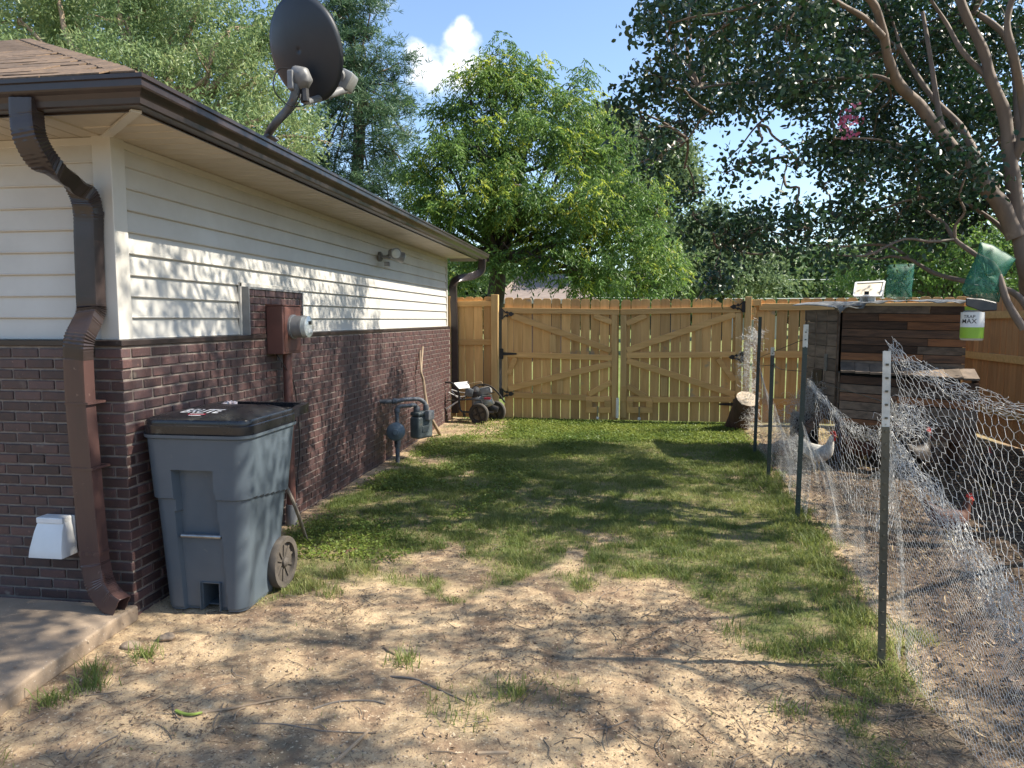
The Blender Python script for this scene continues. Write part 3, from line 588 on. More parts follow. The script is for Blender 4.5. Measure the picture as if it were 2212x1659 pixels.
b = MB(); b.tube(curve([(XW + .05, 5.02, 1.345), (XW + .09, 5.06, 1.25), (XW + .035, 5.33, 1.10), (XW + .02, 5.42, .85), (XW + .025, 5.43, .55), (XW + .015, 5.36, .2), (XW + .05, 5.28, .0)], 8), .0045, 6); b.build('ground_wire', M['black'], em, True)

# gas meter
g0 = GZ(*cG(500, 1590)); gm = root('gas_meter', (-2.36, 7.62, 0), 'weathered grey gas meter and round regulator on pipes by the brick wall', 'gas meter')
def pg(x, y, X): return AX(*cG(x, y), X)
gx = -2.36; rY = pg(500, 900, gx).y
ry = pg(500, 1000, gx); zt = pg(470, 450, gx).z
MB().tube([(gx, ry.y, -.02), (gx, ry.y, .28)], .024, 12).build('riser_pipe', M['pipe'], gm, True)
MB().lathe([(.03, -.05), (.036, -.04), (.036, .04), (.03, .05)], (gx, ry.y, .23), (0, 0, 1), 12).build('shutoff_valve', M['pipe'], gm, True)
MB().box((gx + .0, ry.y - .04, .235), (.02, .05, .03)).build('valve_handle', M['black'], gm, bevel=.004)
rc = Vector((gx + .0, ry.y - .06, .365))
MB().lathe([(.04, -.055), (.06, -.03), (.098, -.02), (.104, -.008), (.104, .008), (.095, .02), (.06, .042), (.035, .055), (.03, .085), (.0, .088)], rc, (.25, -.95, .05), 24).build('regulator', M['gas_blue'], gm, True)
MB().tube(curve([(gx, ry.y, .33), (gx, ry.y, .5), (gx, ry.y, zt - .01), (gx + .03, ry.y + .02, zt + .015), (gx + .10, ry.y + .10, zt + .015), (gx + .14, ry.y + .2, zt + .01), (gx + .16, ry.y + .24, zt - .03), (gx + .16, ry.y + .24, zt - .11)], 6), .022, 12).build('inlet_pipe', M['pipe'], gm, True)
MB().tube(curve([(XW - .02, ry.y - .02, zt + .07), (gx - .06, ry.y + .02, zt + .07), (gx + .05, ry.y + .18, zt + .075), (gx + .16, ry.y + .34, zt + .06), (gx + .22, ry.y + .40, zt - .01), (gx + .22, ry.y + .40, zt - .11)], 6), .024, 12).build('outlet_pipe', M['pipe'], gm, True)
for q in ((gx + .0, ry.y, zt - .03), (gx + .16, ry.y + .24, zt - .04), (gx - .04, ry.y + .03, zt + .071)): MB().lathe([(.03, -.025), (.033, -.02), (.033, .02), (.03, .025)], q, (0, 0, 1) if q[2] < zt else (.8, .5, 0), 12).build('pipe_fitting', M['pipe'], gm, True)
bc = Vector((gx + .19, ry.y + .31, .37)); rot = Matrix.Rotation(R(62), 3, 'Z')
b = MB(); b.box(bc, (.25, .15, .26), rot); b.build('meter_body', M['gas'], gm, True, bevel=.035, seg=4)
b = MB(); b.box(bc + Vector((0, 0, .155)), (.235, .14, .05), rot); b.build('meter_cap', M['gas'], gm, True, bevel=.02, seg=3)
b = MB(); b.box(bc + rot @ Vector((.03, -.1, .14)), (.10, .07, .11), rot); b.build('index_box', M['meter_grey'], gm, True, bevel=.012, seg=2)
for sx in (-.08, .08): MB().lathe([(.03, -.03), (.034, -.02), (.034, .02), (.028, .05)], bc + rot @ Vector((sx, 0, .2)), (0, 0, 1), 12).build('meter_swivel', M['pipe'], gm, True)
MB().box(bc + rot @ Vector((-.01, -.077, -.02)), (.11, .006, .07), rot).build('badge', M['gas'], gm, bevel=.002)

# satellite dish
mbp = AX(*c8(200, 1490), -2.33); sdh = root('satellite_dish', mbp, 'dark grey satellite dish on a bent mast at the edge of the house roof', 'satellite dish')
dc = AD(*c8(620, 550), 4.62)
def md(x, y, D=None): return AD(*c8(x, y), D)
mast = [mbp + Vector((-.03, .02, -.08)), mbp, md(280, 1370, 4.62), md(400, 1230, 4.58), md(470, 1120, 4.55), md(500, 1030, 4.53), md(510, 930, 4.52)]
MB().tube(curve(mast, 8), .026, 14).build('mast', M['tpost_olive'] if 0 else M['pipe'], sdh, True)
zc = mbp.z - .05; MB().box(mbp + Vector((-.03, .0, -.045)), (.16, .14, .02), Matrix.Rotation(-.4, 3, 'Y')).build('foot_plate', M['pipe'], sdh, bevel=.004)
nrm = (camray(661, 107).normalized() * .80 + Vector((.85, .25, .12)) * .62).normalized()
upv = Vector((.10, .02, 1)); upv = (upv - nrm * upv.dot(nrm)).normalized(); rtv = nrm.cross(upv)
V = []; Fd = []; nr_, na = 10, 56; Rh, Rv = .275, .318
for i in range(nr_ + 1):
    q = i / nr_
    for k in range(na):
        a_ = 2 * math.pi * k / na; V.append(dc + rtv * (Rh * q * math.cos(a_)) + upv * (Rv * q * math.sin(a_)) + nrm * (.075 * (q * q - 1)))
for i in range(nr_):
    for k in range(na): Fd.append((i * na + k, (i + 1) * na + k, (i + 1) * na + (k + 1) % na, i * na + (k + 1) % na))
do = npobj('reflector', V, np.array(Fd), M['dish'], sdh, True); so = do.modifiers.new('thick', 'SOLIDIFY'); so.thickness = .006; so.offset = 1
rim = [dc + rtv * (Rh * math.cos(a_)) + upv * (Rv * math.sin(a_)) for a_ in (2 * math.pi * k / 48 for k in range(49))]
MB().tube(rim, .006, 6, False).build('rim', M['dish'], sdh, True)
bkp = md(560, 870, 4.54)
b = MB(); b.lathe([(.075, -.03), (.085, 0), (.08, .03), (.05, .055), (.0, .06)], bkp, -nrm, 6); b.build('mount_bracket', M['dish_light'], sdh, True, bevel=.006)
MB().box(md(460, 890, 4.5), (.04, .05, .12)).build('clamp_plate', M['dish_light'], sdh, bevel=.006)
MB().tube([md(600, 990, 4.55), md(610, 1130, 4.55)], .03, 8).build('arm_socket', M['black'], sdh, True)
MB().tube([md(610, 1130, 4.55), md(760, 1090, 4.72), md(900, 1040, 4.85), md(1050, 990, 4.98)], [.020, .024, .026, .03], 10).build('feed_arm', M['dish_light'], sdh, True)
MB().box(md(1070, 900, 4.98), (.10, .13, .13), Matrix.Rotation(.5, 3, 'Y')).build('feed_head', M['meter_grey'], sdh, True, bevel=.02, seg=2)
MB().lathe([(.035, 0), (.045, .03), (.045, .05)], md(1020, 830, 4.95), -nrm, 16).build('feed_horn', M['dish_light'], sdh, True)
MB().tube(curve([md(500, 770, 4.5), md(330, 760, 4.5), md(262, 880, 4.5), md(285, 1030, 4.5), md(420, 1160, 4.52), md(560, 1175, 4.55), md(640, 1140, 4.56)], 6), .004, 6).build('coax_loop', M['black'], sdh, True)
MB().tube(curve([md(560, 1040, 4.52), md(540, 1130, 4.52), md(440, 1260, 4.56), md(330, 1370, 4.6)], 5), .004, 6).build('coax_run', M['black'], sdh, True)

# ================================================================== WASTE BIN
bx0, by0 = -2.205, 3.74; bn = root('waste_bin', (bx0, by0, 0), 'grey wheeled waste bin with black lid standing against the brick wall', 'waste bin')
nu = 176; nz_ = 118; Vb = []; Hb = 1.0
def rrect(hx, hy, rr, n):
    P = []; pe = [(hx - rr, -hy), (hx, -hy + rr), (hx, hy - rr), (hx - rr, hy), (-hx + rr, hy), (-hx, hy - rr), (-hx, -hy + rr), (-hx + rr, -hy)]
    seg = []
    L1 = 2 * (hx - rr); L2 = math.pi / 2 * rr; L3 = 2 * (hy - rr); tot = 2 * L1 + 2 * L3 + 4 * L2
    for k in range(n):
        s_ = tot * k / n
        for (kind, ln_, prm) in (('f', L1, 0), ('a', L2, (hx - rr, -hy + rr, -90)), ('r', L3, 0), ('a', L2, (hx - rr, hy - rr, 0)), ('b', L1, 0), ('a', L2, (-hx + rr, hy - rr, 90)), ('l', L3, 0), ('a', L2, (-hx + rr, -hy + rr, 180))):
            if s_ <= ln_ + 1e-9: break
            s_ -= ln_
        if kind == 'f': P.append((-hx + rr + s_, -hy, 0, -1))
        elif kind == 'r': P.append((hx, -hy + rr + s_, 1, 0))
        elif kind == 'b': P.append((hx - rr - s_, hy, 0, 1))
        elif kind == 'l': P.append((-hx, hy - rr - s_, -1, 0))
        else: a_ = R(prm[2]) + s_ / rr; P.append((prm[0] + rr * math.cos(a_), prm[1] + rr * math.sin(a_), math.cos(a_), math.sin(a_)))
    return P
for j in range(nz_ + 1):
    z = .0 + Hb * j / nz_; q = z / Hb
    hx = .232 + .055 * q; hy = .215 + .088 * q ** 1.1; cy = by0 - .02 + (.055 * q); cxo = bx0 - .0
    for (x, y, nx_, ny_) in rrect(hx, hy, .065, nu):
        ds_ = 0.
        front = ny_ < -.5; side = nx_ > .5
        zs = .64 - .05 * max(0, min(1, (y + .2) / .4))
        if z > zs: ds_ += .016
        if front:
            w0, w1 = -.135 + .02 * (.8 - z), .095 + .035 * (.8 - z)
            if z > .43 and z < .80 and w0 < x < w1: ds_ = -.042
            if z <= .43 and (w0 - .0 < x < w1 + .012): ds_ = -.024
        if z > .975: ds_ += .014
        if z < .012: ds_ -= .006
        Vb.append((cxo + x + nx_ * ds_, cy + y + ny_ * ds_, z * .985 + .002))
Fb = []
for j in range(nz_):
    z = Hb * (j + .5) / nz_
    for k in range(nu):
        a_, c_ = j * nu + k, j * nu + (k + 1) % nu; x = Vb[a_][0] - bx0; yy = Vb[a_][1]
        if z < .155 and yy < by0 - .15 and -.02 < x < .09: continue
        if z < .27 and Vb[a_][1] > by0 + .09 and x > .17: continue
        Fb.append((a_, c_, c_ + nu, a_ + nu))
m_ = MB(); m_.add(Vb, Fb); body = m_.build('bin_body', M['bin_grey'], bn, True, auto=28)
m_ = MB(); m_.bb(bx0 - .02, bx0 + .09, by0 - .22, by0 + .05, .154, .160); m_.bb(bx0 - .024, bx0 - .0202, by0 - .235, by0 + .05, .004, .16); m_.bb(bx0 + .0902, bx0 + .094, by0 - .235, by0 + .05, .004, .16); m_.bb(bx0 - .2, bx0 + .2, by0 - .16, by0 + .16, .01, .016); m_.build('notch_lining', M['bin_grey'], bn)
MB().tube([(bx0 - .112, 3.498, .425), (bx0 + .118, 3.500, .425)], .011, 12).build('lift_bar', M['steel'], bn, True)
for sx in (-1, 1):
    wc = Vector((bx0 + sx * .262, by0 + .175, .152)); w_ = MB(); w_.lathe([(.118, -.022), (.15, -.024), (.153, -.014), (.153, .014), (.15, .024), (.118, .022), (.116, 0)], wc, (1, 0, 0), 36); w_ = w_.build('wheel', M['wheel'], bn, True)
    MB().lathe([(.022, -.03), (.03, -.02), (.03, .02), (.02, .03), (.008, .034)], wc, (1, 0, 0), 16).build('hub', M['wheel'], w_, True)
    for k in range(10):
        a_ = 2 * math.pi * k / 10 + .2; d = Vector((0, math.cos(a_), math.sin(a_))); MB().beam(wc + d * .026, wc + d * .12, .014, .016, (1, 0, 0)).build('spoke', M['wheel'], w_)
MB().tube([(bx0 - .27, by0 + .175, .152), (bx0 + .27, by0 + .175, .152)], .01, 10).build('axle', M['steel'], bn, True)
# lid: domed shell with a skirt, sloped corners and a handle bar behind
lv = []; lf = []; prof = [(1.0, -.018), (1.012, -.016), (1.018, .020), (1.016, .034), (1.0, .038), (1.0, .056), (.985, .066), (.955, .072), (.80, .086), (.5, .098), (.2, .102), (.02, .103)]
for i, (s_, h_) in enumerate(prof):
    for (x, y, nx_, ny_) in rrect(.302, .312, .07, 96):
        zz = h_
        if i >= 7: zz += 0
        cr_ = max(0, (x / .302) - .62) * (1 if i < 11 else 1)
        lv.append((bx0 + x * s_, by0 + .035 + y * s_, 1.0 + zz - (.050 * min(max((x * s_ - .17) / .12, 0), 1) * (1 if i > 6 else 0) * (1 - .5 * abs(y * s_) / .31))))
for i in range(len(prof) - 1):
    for k in range(96): lf.append((i * 96 + k, i * 96 + (k + 1) % 96, (i + 1) * 96 + (k + 1) % 96, (i + 1) * 96 + k))
lf.append(tuple((len(prof) - 1) * 96 + k for k in range(96)))
lid = MB(); lid.add(lv, lf); lid = lid.build('lid', M['bin_black'], bn, True, auto=35)
hb = MB(); hb.sweep(curve([(bx0 + .27, by0 + .30, 1.03), (bx0 + .29, by0 + .38, 1.045), (bx0 + .285, by0 + .47, 1.052), (bx0 + .25, by0 + .515, 1.052), (bx0, by0 + .52, 1.052), (bx0 - .25, by0 + .515, 1.052), (bx0 - .285, by0 + .47, 1.05), (bx0 - .29, by0 + .38, 1.045), (bx0 - .27, by0 + .30, 1.03)], 5), [(-.022, -.03), (-.022, .022), (.022, .022), (.022, -.03)], (0, 0, 1)); hb.build('handle', M['bin_black'], bn, True)
def lidz(y):
    q = abs(y - (by0 + .035)) / .312; return 1.0 + float(np.interp(q, [.02, .2, .5, .8, .955, .985], [.103, .102, .098, .086, .072, .066])) + .0022
ys0, ys1 = 3.53, 3.63; sl_ = math.atan2(lidz(ys1) - lidz(ys0), ys1 - ys0)
from mathutils.bvhtree import BVHTree
bpy.context.view_layer.update(); BV = BVHTree.FromObject(lid, bpy.context.evaluated_depsgraph_get())
def drape(o, h):
    for v in o.data.vertices:
        p = o.matrix_world @ v.co if 0 else v.co.copy(); r_ = BV.ray_cast(Vector((p.x - WLb.x, p.y - WLb.y, 5)), Vector((0, 0, -1)))
        if r_[0] is None: r_ = BV.ray_cast(Vector((p.x, p.y, 5)), Vector((0, 0, -1)))
        if r_[0] is not None: v.co.z = r_[0].z + h
WLb = Vector((0, 0, 0))
drape(text('lettering', 'BRUTE', .125, M['whiteink'], Matrix.Translation((bx0 - .03, 3.605, 1.1)) @ Matrix.Diagonal((.60, 1, 1, 1)), lid, 0, .12, bold=.003), .0022)
def strip(nm_, mm_, x_, y_, w_, h_, up__):
    m_ = MB(); m_.add([(x_ - w_ / 2 + w_ * i / 8, y_ + (j - .5) * h_, 1.1) for j in (0, 1) for i in range(9)], [(i, i + 1, i + 10, i + 9) for i in range(8)]); drape(m_.build(nm_, M[mm_], lid), up__)
strip('red_label', 'redink', bx0 - .02, 3.538, .10, .022, .0018); strip('white_label_line', 'whiteink', bx0 - .02, 3.538, .08, .006, .0034); strip('white_label_line', 'whiteink', bx0 - .02, 3.517, .07, .006, .0022)
# crumpled wrapper behind the lid
cw = AX(*crop(430, 1180, 4.424)(1270, 110), -2.40); m_ = MB(); rr_ = random.Random(4); Vc = [];
import bmesh
bmx = bmesh.new(); bmesh.ops.create_icosphere(bmx, subdivisions=3, radius=1)
for v in bmx.verts:
    v.co = Vector((v.co.x * .04, v.co.y * .035, v.co.z * .02)) * (1 + rr_.uniform(-.09, .09) + .25 * math.sin(v.co.x * 7 + v.co.y * 9)) + Vector((-2.30, by0 + .27, 1.088))
me = bpy.data.meshes.new('crumpled_wrapper'); bmx.to_mesh(me); bmx.free(); me.materials.append(mat('pinkish_film', (.62, .45, .42), .4, (.75, .72, .70), sc=30)); tag(link(bpy.data.objects.new('crumpled_wrapper', me)), 'crumpled pale pink plastic wrapper lying on the black bin lid', 'litter')
# sticks leaning
st = MB(); st.tube(curve([GZ(662, 1168) + Vector((0, 0, .01)), AX(640, 1100, -2.12), AX(618, 1050, -2.16), AX(598, 1000, -2.22)], 5), .013, 8); tag(st.build('leaning_pipe', M['greystick'], None, True), 'thin grey wooden pole leaning behind the wheeled bin', 'pole')
st = MB(); pp_ = [GZ(953, 941), AX(*c4(560, 1580), -2.36), AX(*c4(520, 1500), -2.38), AX(*c4(490, 1370), -2.42), AX(*c4(470, 1220), -2.45), AX(*c4(452, 1150), -2.465), AX(*c4(458, 1040), -2.485), AX(*c4(466, 940), -2.50)]
st.tube(curve(pp_, 5), [.027 - .00045 * i for i in range(36)], 8); st = st.build('leaning_branch', M['stick'], None, True); tag(st, 'tall bare branch leaning upright against the far brick wall', 'branch')
MB().tube([AX(*c4(452, 1150), -2.465), AX(*c4(444, 1060), -2.49), AX(*c4(443, 970), -2.50)], [.014, .012, .008], 7).build('forked_twig', M['stick'], st, True)

# ================================================================== FENCES AND GATE
YG = 11.15
def dogear(w, h, t=.016):
    c = .032; m_ = MB(); m_.prism([(-w / 2, 0, 0), (w / 2, 0, 0), (w / 2, 0, h - c), (w / 2 - c * .35, 0, h - c * .35), (w / 2 - c, 0, h), (-w / 2 + c, 0, h), (-w / 2 + c * .35, 0, h - c * .35), (-w / 2, 0, h - c)], (0, t, 0))
    o = m_.build('board', M['pine_board'], None, bevel=.0015); me = o.data; bpy.data.objects.remove(o); return me
DB = dogear(.1405, 1.88); DBc = DB.copy(); DBc.materials[0] = M['cedar_board']
def boards(par, x0, n, pitch, top, ztop2=None, y=YG + .0205, me=DB, w=1.0, bot=.03):
    for i in range(n):
        zt_ = top + ((ztop2 if ztop2 is not None else top) - top) * i / max(n - 1, 1) + RN.normal() * .004; h = zt_ - bot
        o = place('board', me, (x0 + pitch * (i + .5) + RN.normal() * .0015, y + abs(RN.normal()) * .0012, bot), par, (0, RN.normal() * .0025, 0), (w * (1 + RN.normal() * .008), 1, h / 1.88))
def gpt(x, y, dy=0): p = AY(*c5(x, y), YG); return Vector((p.x, YG + dy, p.z))
def rail(par, a_, b_, h, dy=0, nm='rail', t=.036, m_='pine_rail'):
    o = MB().beam(a_, b_, h, t, (0, 1, 0)); return o.build(nm, M[m_], par, bevel=.003)
def hinge(par, x, z, sgn, kind='scroll'):
    h_ = MB(); y = YG - .024
    h_.bb(x - .028, x + .028, y - .004, y + .0, z - .085, z + .085); h_.tube([(x + sgn * .03, y, z - .08), (x + sgn * .03, y, z + .08)], .009, 8)
    if kind == 'strap': h_.prism([(x + sgn * .03, y - .004, z + .025), (x + sgn * .03, y - .004, z - .025), (x + sgn * .24, y - .004, z - .014), (x + sgn * .26, y - .004, z), (x + sgn * .24, y - .004, z + .014)], (0, .005, 0))
    else:
        for pl in ([(.03, .075), (.075, .035), (.10, .05), (.13, .018), (.165, .035), (.21, .0), (.165, -.035), (.13, -.018), (.10, -.05), (.075, -.035), (.03, -.075), (.03, -.045), (.07, 0), (.03, .045)],):
            n = len(pl); q = [(x + sgn * a_, y - .004, z + c_) for a_, c_ in pl]
            # triangular pierced web
            h_.prism([q[i] for i in (0, 1, 2, 3, 9, 10)][:4] + [(x + sgn * .09, y - .004, z + .005), (x + sgn * .05, y - .004, z + .03)], (0, .005, 0))
            h_.prism([(x + sgn * a_, y - .004, z - c_) for a_, c_ in pl[:4]] + [(x + sgn * .09, y - .004, z - .005), (x + sgn * .05, y - .004, z - .03)], (0, .005, 0))
            h_.prism([(x + sgn * a_, y - .0045, z + c_) for a_, c_ in ((.125, .026), (.165, .036), (.215, .0), (.165, -.036), (.125, -.026))], (0, .005, 0))
    return h_.build('hinge', M['black'], par)
def leaf_gate(nm, lab, sg):
    cx_ = -.80 if sg < 0 else 1.03; g_ = root(nm, (cx_, YG, 0), lab, 'gate', 'wooden drive gate leaves')
    if sg < 0:
        boards(g_, -1.708, 12, .1507, 1.945, 1.905)
        rail(g_, gpt(150, 212, -.001), gpt(1062, 224, -.001), .088); rail(g_, gpt(190, 556), gpt(1003, 582), .088); rail(g_, gpt(150, 868), gpt(800, 895), .088); rail(g_, gpt(1003, 905, .001), gpt(1050, 905, .001), .088)
        rail(g_, gpt(168, 236), gpt(168, 840), .09, nm='stile', m_='pine_post'); rail(g_, gpt(1024, 245), gpt(1024, 1045), .088, nm='stile', m_='pine_post')
        rail(g_, gpt(222, 252, .002), gpt(1000, 525, .002), .095, nm='brace'); rail(g_, gpt(196, 822, .002), gpt(1000, 628, .002), .095, nm='brace')
        rail(g_, gpt(862, 250, .003), gpt(1003, 305, .003), .085, nm='brace'); rail(g_, gpt(820, 868, .003), gpt(1002, 770, .003), .085, nm='brace'); rail(g_, gpt(196, 712, .003), gpt(250, 580, .003), .085, nm='brace')
        rail(g_, gpt(540, 400, .012), gpt(540, 540, .012), .10, nm='patch_board', t=.014, m_='pine_post'); rail(g_, gpt(597, 745, .012), gpt(597, 862, .012), .10, nm='patch_board', t=.014, m_='pine_post')
        X0, X1 = 800, 995
        hinge(g_, -1.752, gpt(0, 240).z, 1); hinge(g_, -1.752, gpt(0, 548).z, 1, 'strap'); hinge(g_, -1.752, gpt(0, 858).z, 1)
    else:
        boards(g_, .118, 12, .1523, 1.905, 1.915)
        rail(g_, gpt(1070, 223, -.001), gpt(2010, 203, -.001), .088); rail(g_, gpt(1117, 562), gpt(1965, 556), .088); rail(g_, gpt(1320, 909), gpt(1965, 905), .088)
        rail(g_, gpt(1094, 248), gpt(1094, 1050), .09, nm='stile', m_='pine_post'); rail(g_, gpt(1990, 230), gpt(1990, 900), .09, nm='stile', m_='pine_post')
        rail(g_, gpt(1120, 525, .002), gpt(1965, 240, .002), .095, nm='brace'); rail(g_, gpt(1120, 602, .002), gpt(1960, 868, .002), .095, nm='brace')
        rail(g_, gpt(1118, 315, .003), gpt(1270, 250, .003), .085, nm='brace'); rail(g_, gpt(1118, 800, .003), gpt(1265, 885, .003), .085, nm='brace'); rail(g_, gpt(1832, 590, .003), gpt(1960, 760, .003), .085, nm='brace')
        rail(g_, gpt(1682, 345, .012), gpt(1682, 540, .012), .10, nm='patch_board', t=.014, m_='pine_post'); rail(g_, gpt(1410, 735, .012), gpt(1410, 885, .012), .10, nm='patch_board', t=.014, m_='pine_post')
        rail(g_, gpt(1092, 800, -.024), gpt(1092, 925, -.024), .085, nm='stile_cover', t=.012); X0, X1 = 1118, 1320
        hinge(g_, 1.958, gpt(0, 188).z, -1); hinge(g_, 1.958, gpt(0, 562).z, -1); hinge(g_, 1.87, gpt(0, 912).z, -1, 'strap')
    rail(g_, gpt(X0, 905), gpt(X1, 905), .088, nm='rail')
    fr = rail(g_, gpt(X0, 988, -.02), gpt(X1, 988, -.02), .092, nm='drop_rod_guard')
    rail(fr, gpt(X0 + 25, 912, -.02), gpt(X0 + 25, 965, -.02), .10, nm='guard_block'); rail(fr, gpt(X1 - 25, 912, -.02), gpt(X1 - 25, 965, -.02), .10, nm='guard_block')
    xm = gpt(893 if sg < 0 else 1216, 950).x; zr = gpt(0, 1050).z
    rd = MB(); rd.tube([(xm, YG - .052, .035), (xm, YG - .052, gpt(0, 940).z)], .011, 8); rd = rd.build('drop_rod', M['steel'], g_, True)
    MB().lathe([(.02, 0), (.026, .015), (.02, .04)], (xm, YG - .052, .045), (0, 0, 1), 12).build('rod_collar', M['white'], rd, True)
    return g_
leaf_gate('gate_leaf', 'wooden gate leaf beside the brick house, its braces meeting at the centre', -1)
g2 = leaf_gate('gate_leaf', 'wooden gate leaf beside the cut log, pale rod box at its latch side', 1)
MB().tube([(.085, YG - .03, .07), (.085, YG - .03, .38)], .024, 12).build('latch_tube', M['white'], g2, True)
# left panel between house and gate
lp = root('fence_panel', (-2.2, YG, 0), 'narrow new pine fence panel between the brick house and the gate', 'fence', 'pine fence panels')
boards(lp, -2.64, 5, .149, 1.955, 1.955)
for zz, h in ((1.845, .088), (1.235, .088), (.42, .088)): rail(lp, (-2.62, YG, zz), (-1.90, YG, zz + .005), h)
MB().bb(-2.645, -2.545, YG - .07, YG + .02, 0, 1.97).build('post', M['pine_post'], lp, bevel=.004)
MB().bb(-1.902, -1.79, YG - .075, YG + .03, -.02, 1.99).build('post', M['pine_post'], lp, bevel=.004)
# rear panels right of the gate
rp = root('fence_panel', (3.5, YG, 0), 'pine fence run behind the chicken coop with bright gaps between boards', 'fence', 'pine fence panels')
boards(rp, 2.10, 18, .166, 1.905, 1.93, w=1.06)
for a_, z_ in ((2.17, 1.785), (2.19, 1.075), (2.19, .36)): rail(rp, (a_, YG - .0, z_), (5.02, YG, z_ + .01), .105 if z_ > 1 else .095)
MB().bb(1.969, 2.058, YG - .05, YG + .035, -.02, 1.94).build('post', M['pine_post'], rp, bevel=.004); MB().bb(3.5, 3.59, YG + .04, YG + .13, 0, 1.85).build('post', M['pine_post'], rp)
for z_, w_ in ((1.85, .14), (1.735, .07), (1.64, .065), (1.225, .08)): MB().bb(2.0605, 2.06 + w_, YG - .03, YG + .006, z_ - .045, z_ + .045).build('spacer_block', M['pine_rail'], rp, bevel=.002)
# side fence coming towards the camera
sf = root('side_fence', (4.97, 8, 0), 'tall reddish board fence along the side of the chicken run', 'fence')
P0, P1 = Vector((5.06, YG, 0)), Vector((4.72, 4.2, 0)); dl = (P1 - P0); Lf = dl.length; dd = dl.normalized(); ang = math.atan2(dd.y, dd.x)
for i in range(int(Lf / .152)):
    p = P0 + dd * (.152 * (i + .5)); place('board', DBc, (p.x + abs(RN.normal()) * .0015, p.y, .02), sf, (0, RN.normal() * .002, ang), (1.04, 1, (1.93 + RN.normal() * .006) / 1.88))
nn = Vector((dd.y, -dd.x, 0))
if nn.x > 0: nn = -nn
for z_ in (1.66, 1.10, .40): MB().beam(P0 + nn * .022 + Vector((0, 0, z_)), P1 + nn * .022 + Vector((0, 0, z_)), .095, .036, nn).build('rail', M['pine_rail'], sf, bevel=.002)
for q in (1.9, 4.3, 6.6): p = P0 + dd * q + nn * .0; MB().bb(p.x - .13, p.x - .045, p.y - .045, p.y + .045, 0, 1.85).build('post', M['pine_post'], sf) if 0 else MB().bb(p.x + .03, p.x + .12, p.y - .045, p.y + .045, 0, 1.85).build('post', M['pine_post'], sf)
# leaning log
lg = root('cut_log', (1.80, 10.7, 0), 'thick sawn log leaning against the fence post with pale cut face', 'log')
def pl(x, y, Y): return AY(*c5(x, y), Y)
a0 = Vector((1.83, 10.86, -.05)); a1 = pl(2062, 903, 10.50); ax_ = (a1 - a0).normalized()
prr = [(.165 + .01 * math.sin(i * 3), (a1 - a0).length * i / 6) for i in range(7)]; MB().lathe(prr, a0, ax_, 22).build('log_bark', M['log_bark'], lg, True)
MB().lathe([(.155, 0), (.158, .008), (.0, .009)], a1, ax_, 22).build('sawn_face', M['log_cut'], lg)

# ================================================================== PRESSURE WASHER
pw = root('pressure_washer', (-2.02, 10.75, 0), 'old pressure washer with black wheels and pale panel by the fence', 'pressure washer')
def pw_(x, y, Y=10.75): return AY(*cP(x, y), Y)
for nm_, x, y, Y, rr_ in (('wheel', 1130, 1205, 10.62, 1), ('wheel', 1560, 1160, 10.98, 1)):
    c = pw_(x, y, Y); c.z = .158; ax = Vector((-.25, -.95, 0)).normalized() if x < 1300 else Vector((-.25, -.95, 0)).normalized()
    w_ = MB().lathe([(.11, -.03), (.15, -.034), (.162, -.02), (.162, .02), (.15, .034), (.11, .03), (.10, .01), (.03, .012), (.02, .03), (.0, .03)], c, ax, 28).build('wheel', M['rubber'], pw, True)
    MB().lathe([(.1625, -.022), (.1635, -.015), (.1635, .0), (.1625, .012)], c, ax, 28).build('dusty_tread', M['wheel'], w_, True)
    for k in range(4): d = (Matrix.Rotation(k * R(90) + .4, 3, ax) @ Vector((0, 0, 1))); MB().beam(c + ax * .02 + d * .03, c + ax * .02 + d * .10, .03, .02, ax).build('spoke', M['black'], w_)
fr = MB()
for dy in (-.16, .16):
    Y = 10.80 + dy
    fr.tube(curve([pw_(640, 830, Y), pw_(655, 1000, Y), pw_(700, 1110, Y), pw_(830, 1130, Y), pw_(1130, 1140, Y), pw_(1500, 1140, Y)], 5), .016, 8); fr.tube(curve([pw_(240, 395, Y), pw_(420, 395, Y), pw_(520, 450, Y), pw_(600, 560, Y), pw_(640, 700, Y), pw_(640, 830, Y)], 5), .014, 8)
    fr.tube([pw_(640, 830, Y), pw_(900, 810, Y), pw_(1180, 830, Y), pw_(1290, 1140, Y)], .014, 8)
fr.tube([pw_(240, 395, 10.64), pw_(240, 395, 10.96)], .018, 8); fr.tube([pw_(700, 1110, 10.64), pw_(700, 1110, 10.96)], .014, 8); fr.build('frame', M['black'], pw, True)
for dy in (-.12, .12): MB().tube([pw_(760, 1130, 10.8 + dy), pw_(775, 1250, 10.8 + dy)], .022, 8).build('foot', M['rubber'], pw, True)
pn = MB(); q = [pw_(515, 420, 10.66), pw_(850, 385, 10.72), pw_(905, 525, 10.64), pw_(640, 550, 10.58)]; pn.prism(q, (0, .012, .012)); pn.build('pale_panel', M['white'], pw)
eng = pw_(1130, 830, 10.8)
MB().box(eng + Vector((0, 0, -.02)), (.20, .20, .20), Matrix.Rotation(.3, 3, 'Z')).build('engine_block', M['meter_grey'], pw, True, bevel=.02, seg=2)
for k in range(6): MB().box(eng + Vector((.13, -.02, -.06 + k * .028)), (.16, .15, .010), Matrix.Rotation(.3, 3, 'Z')).build('cooling_fin', M['steel'], pw)
MB().lathe([(.03, -.09), (.085, -.08), (.09, 0), (.085, .07), (.05, .085), (.0, .086)], pw_(1060, 650, 10.74), (-.2, -.9, .2), 18).build('recoil_cover', M['black'], pw, True)
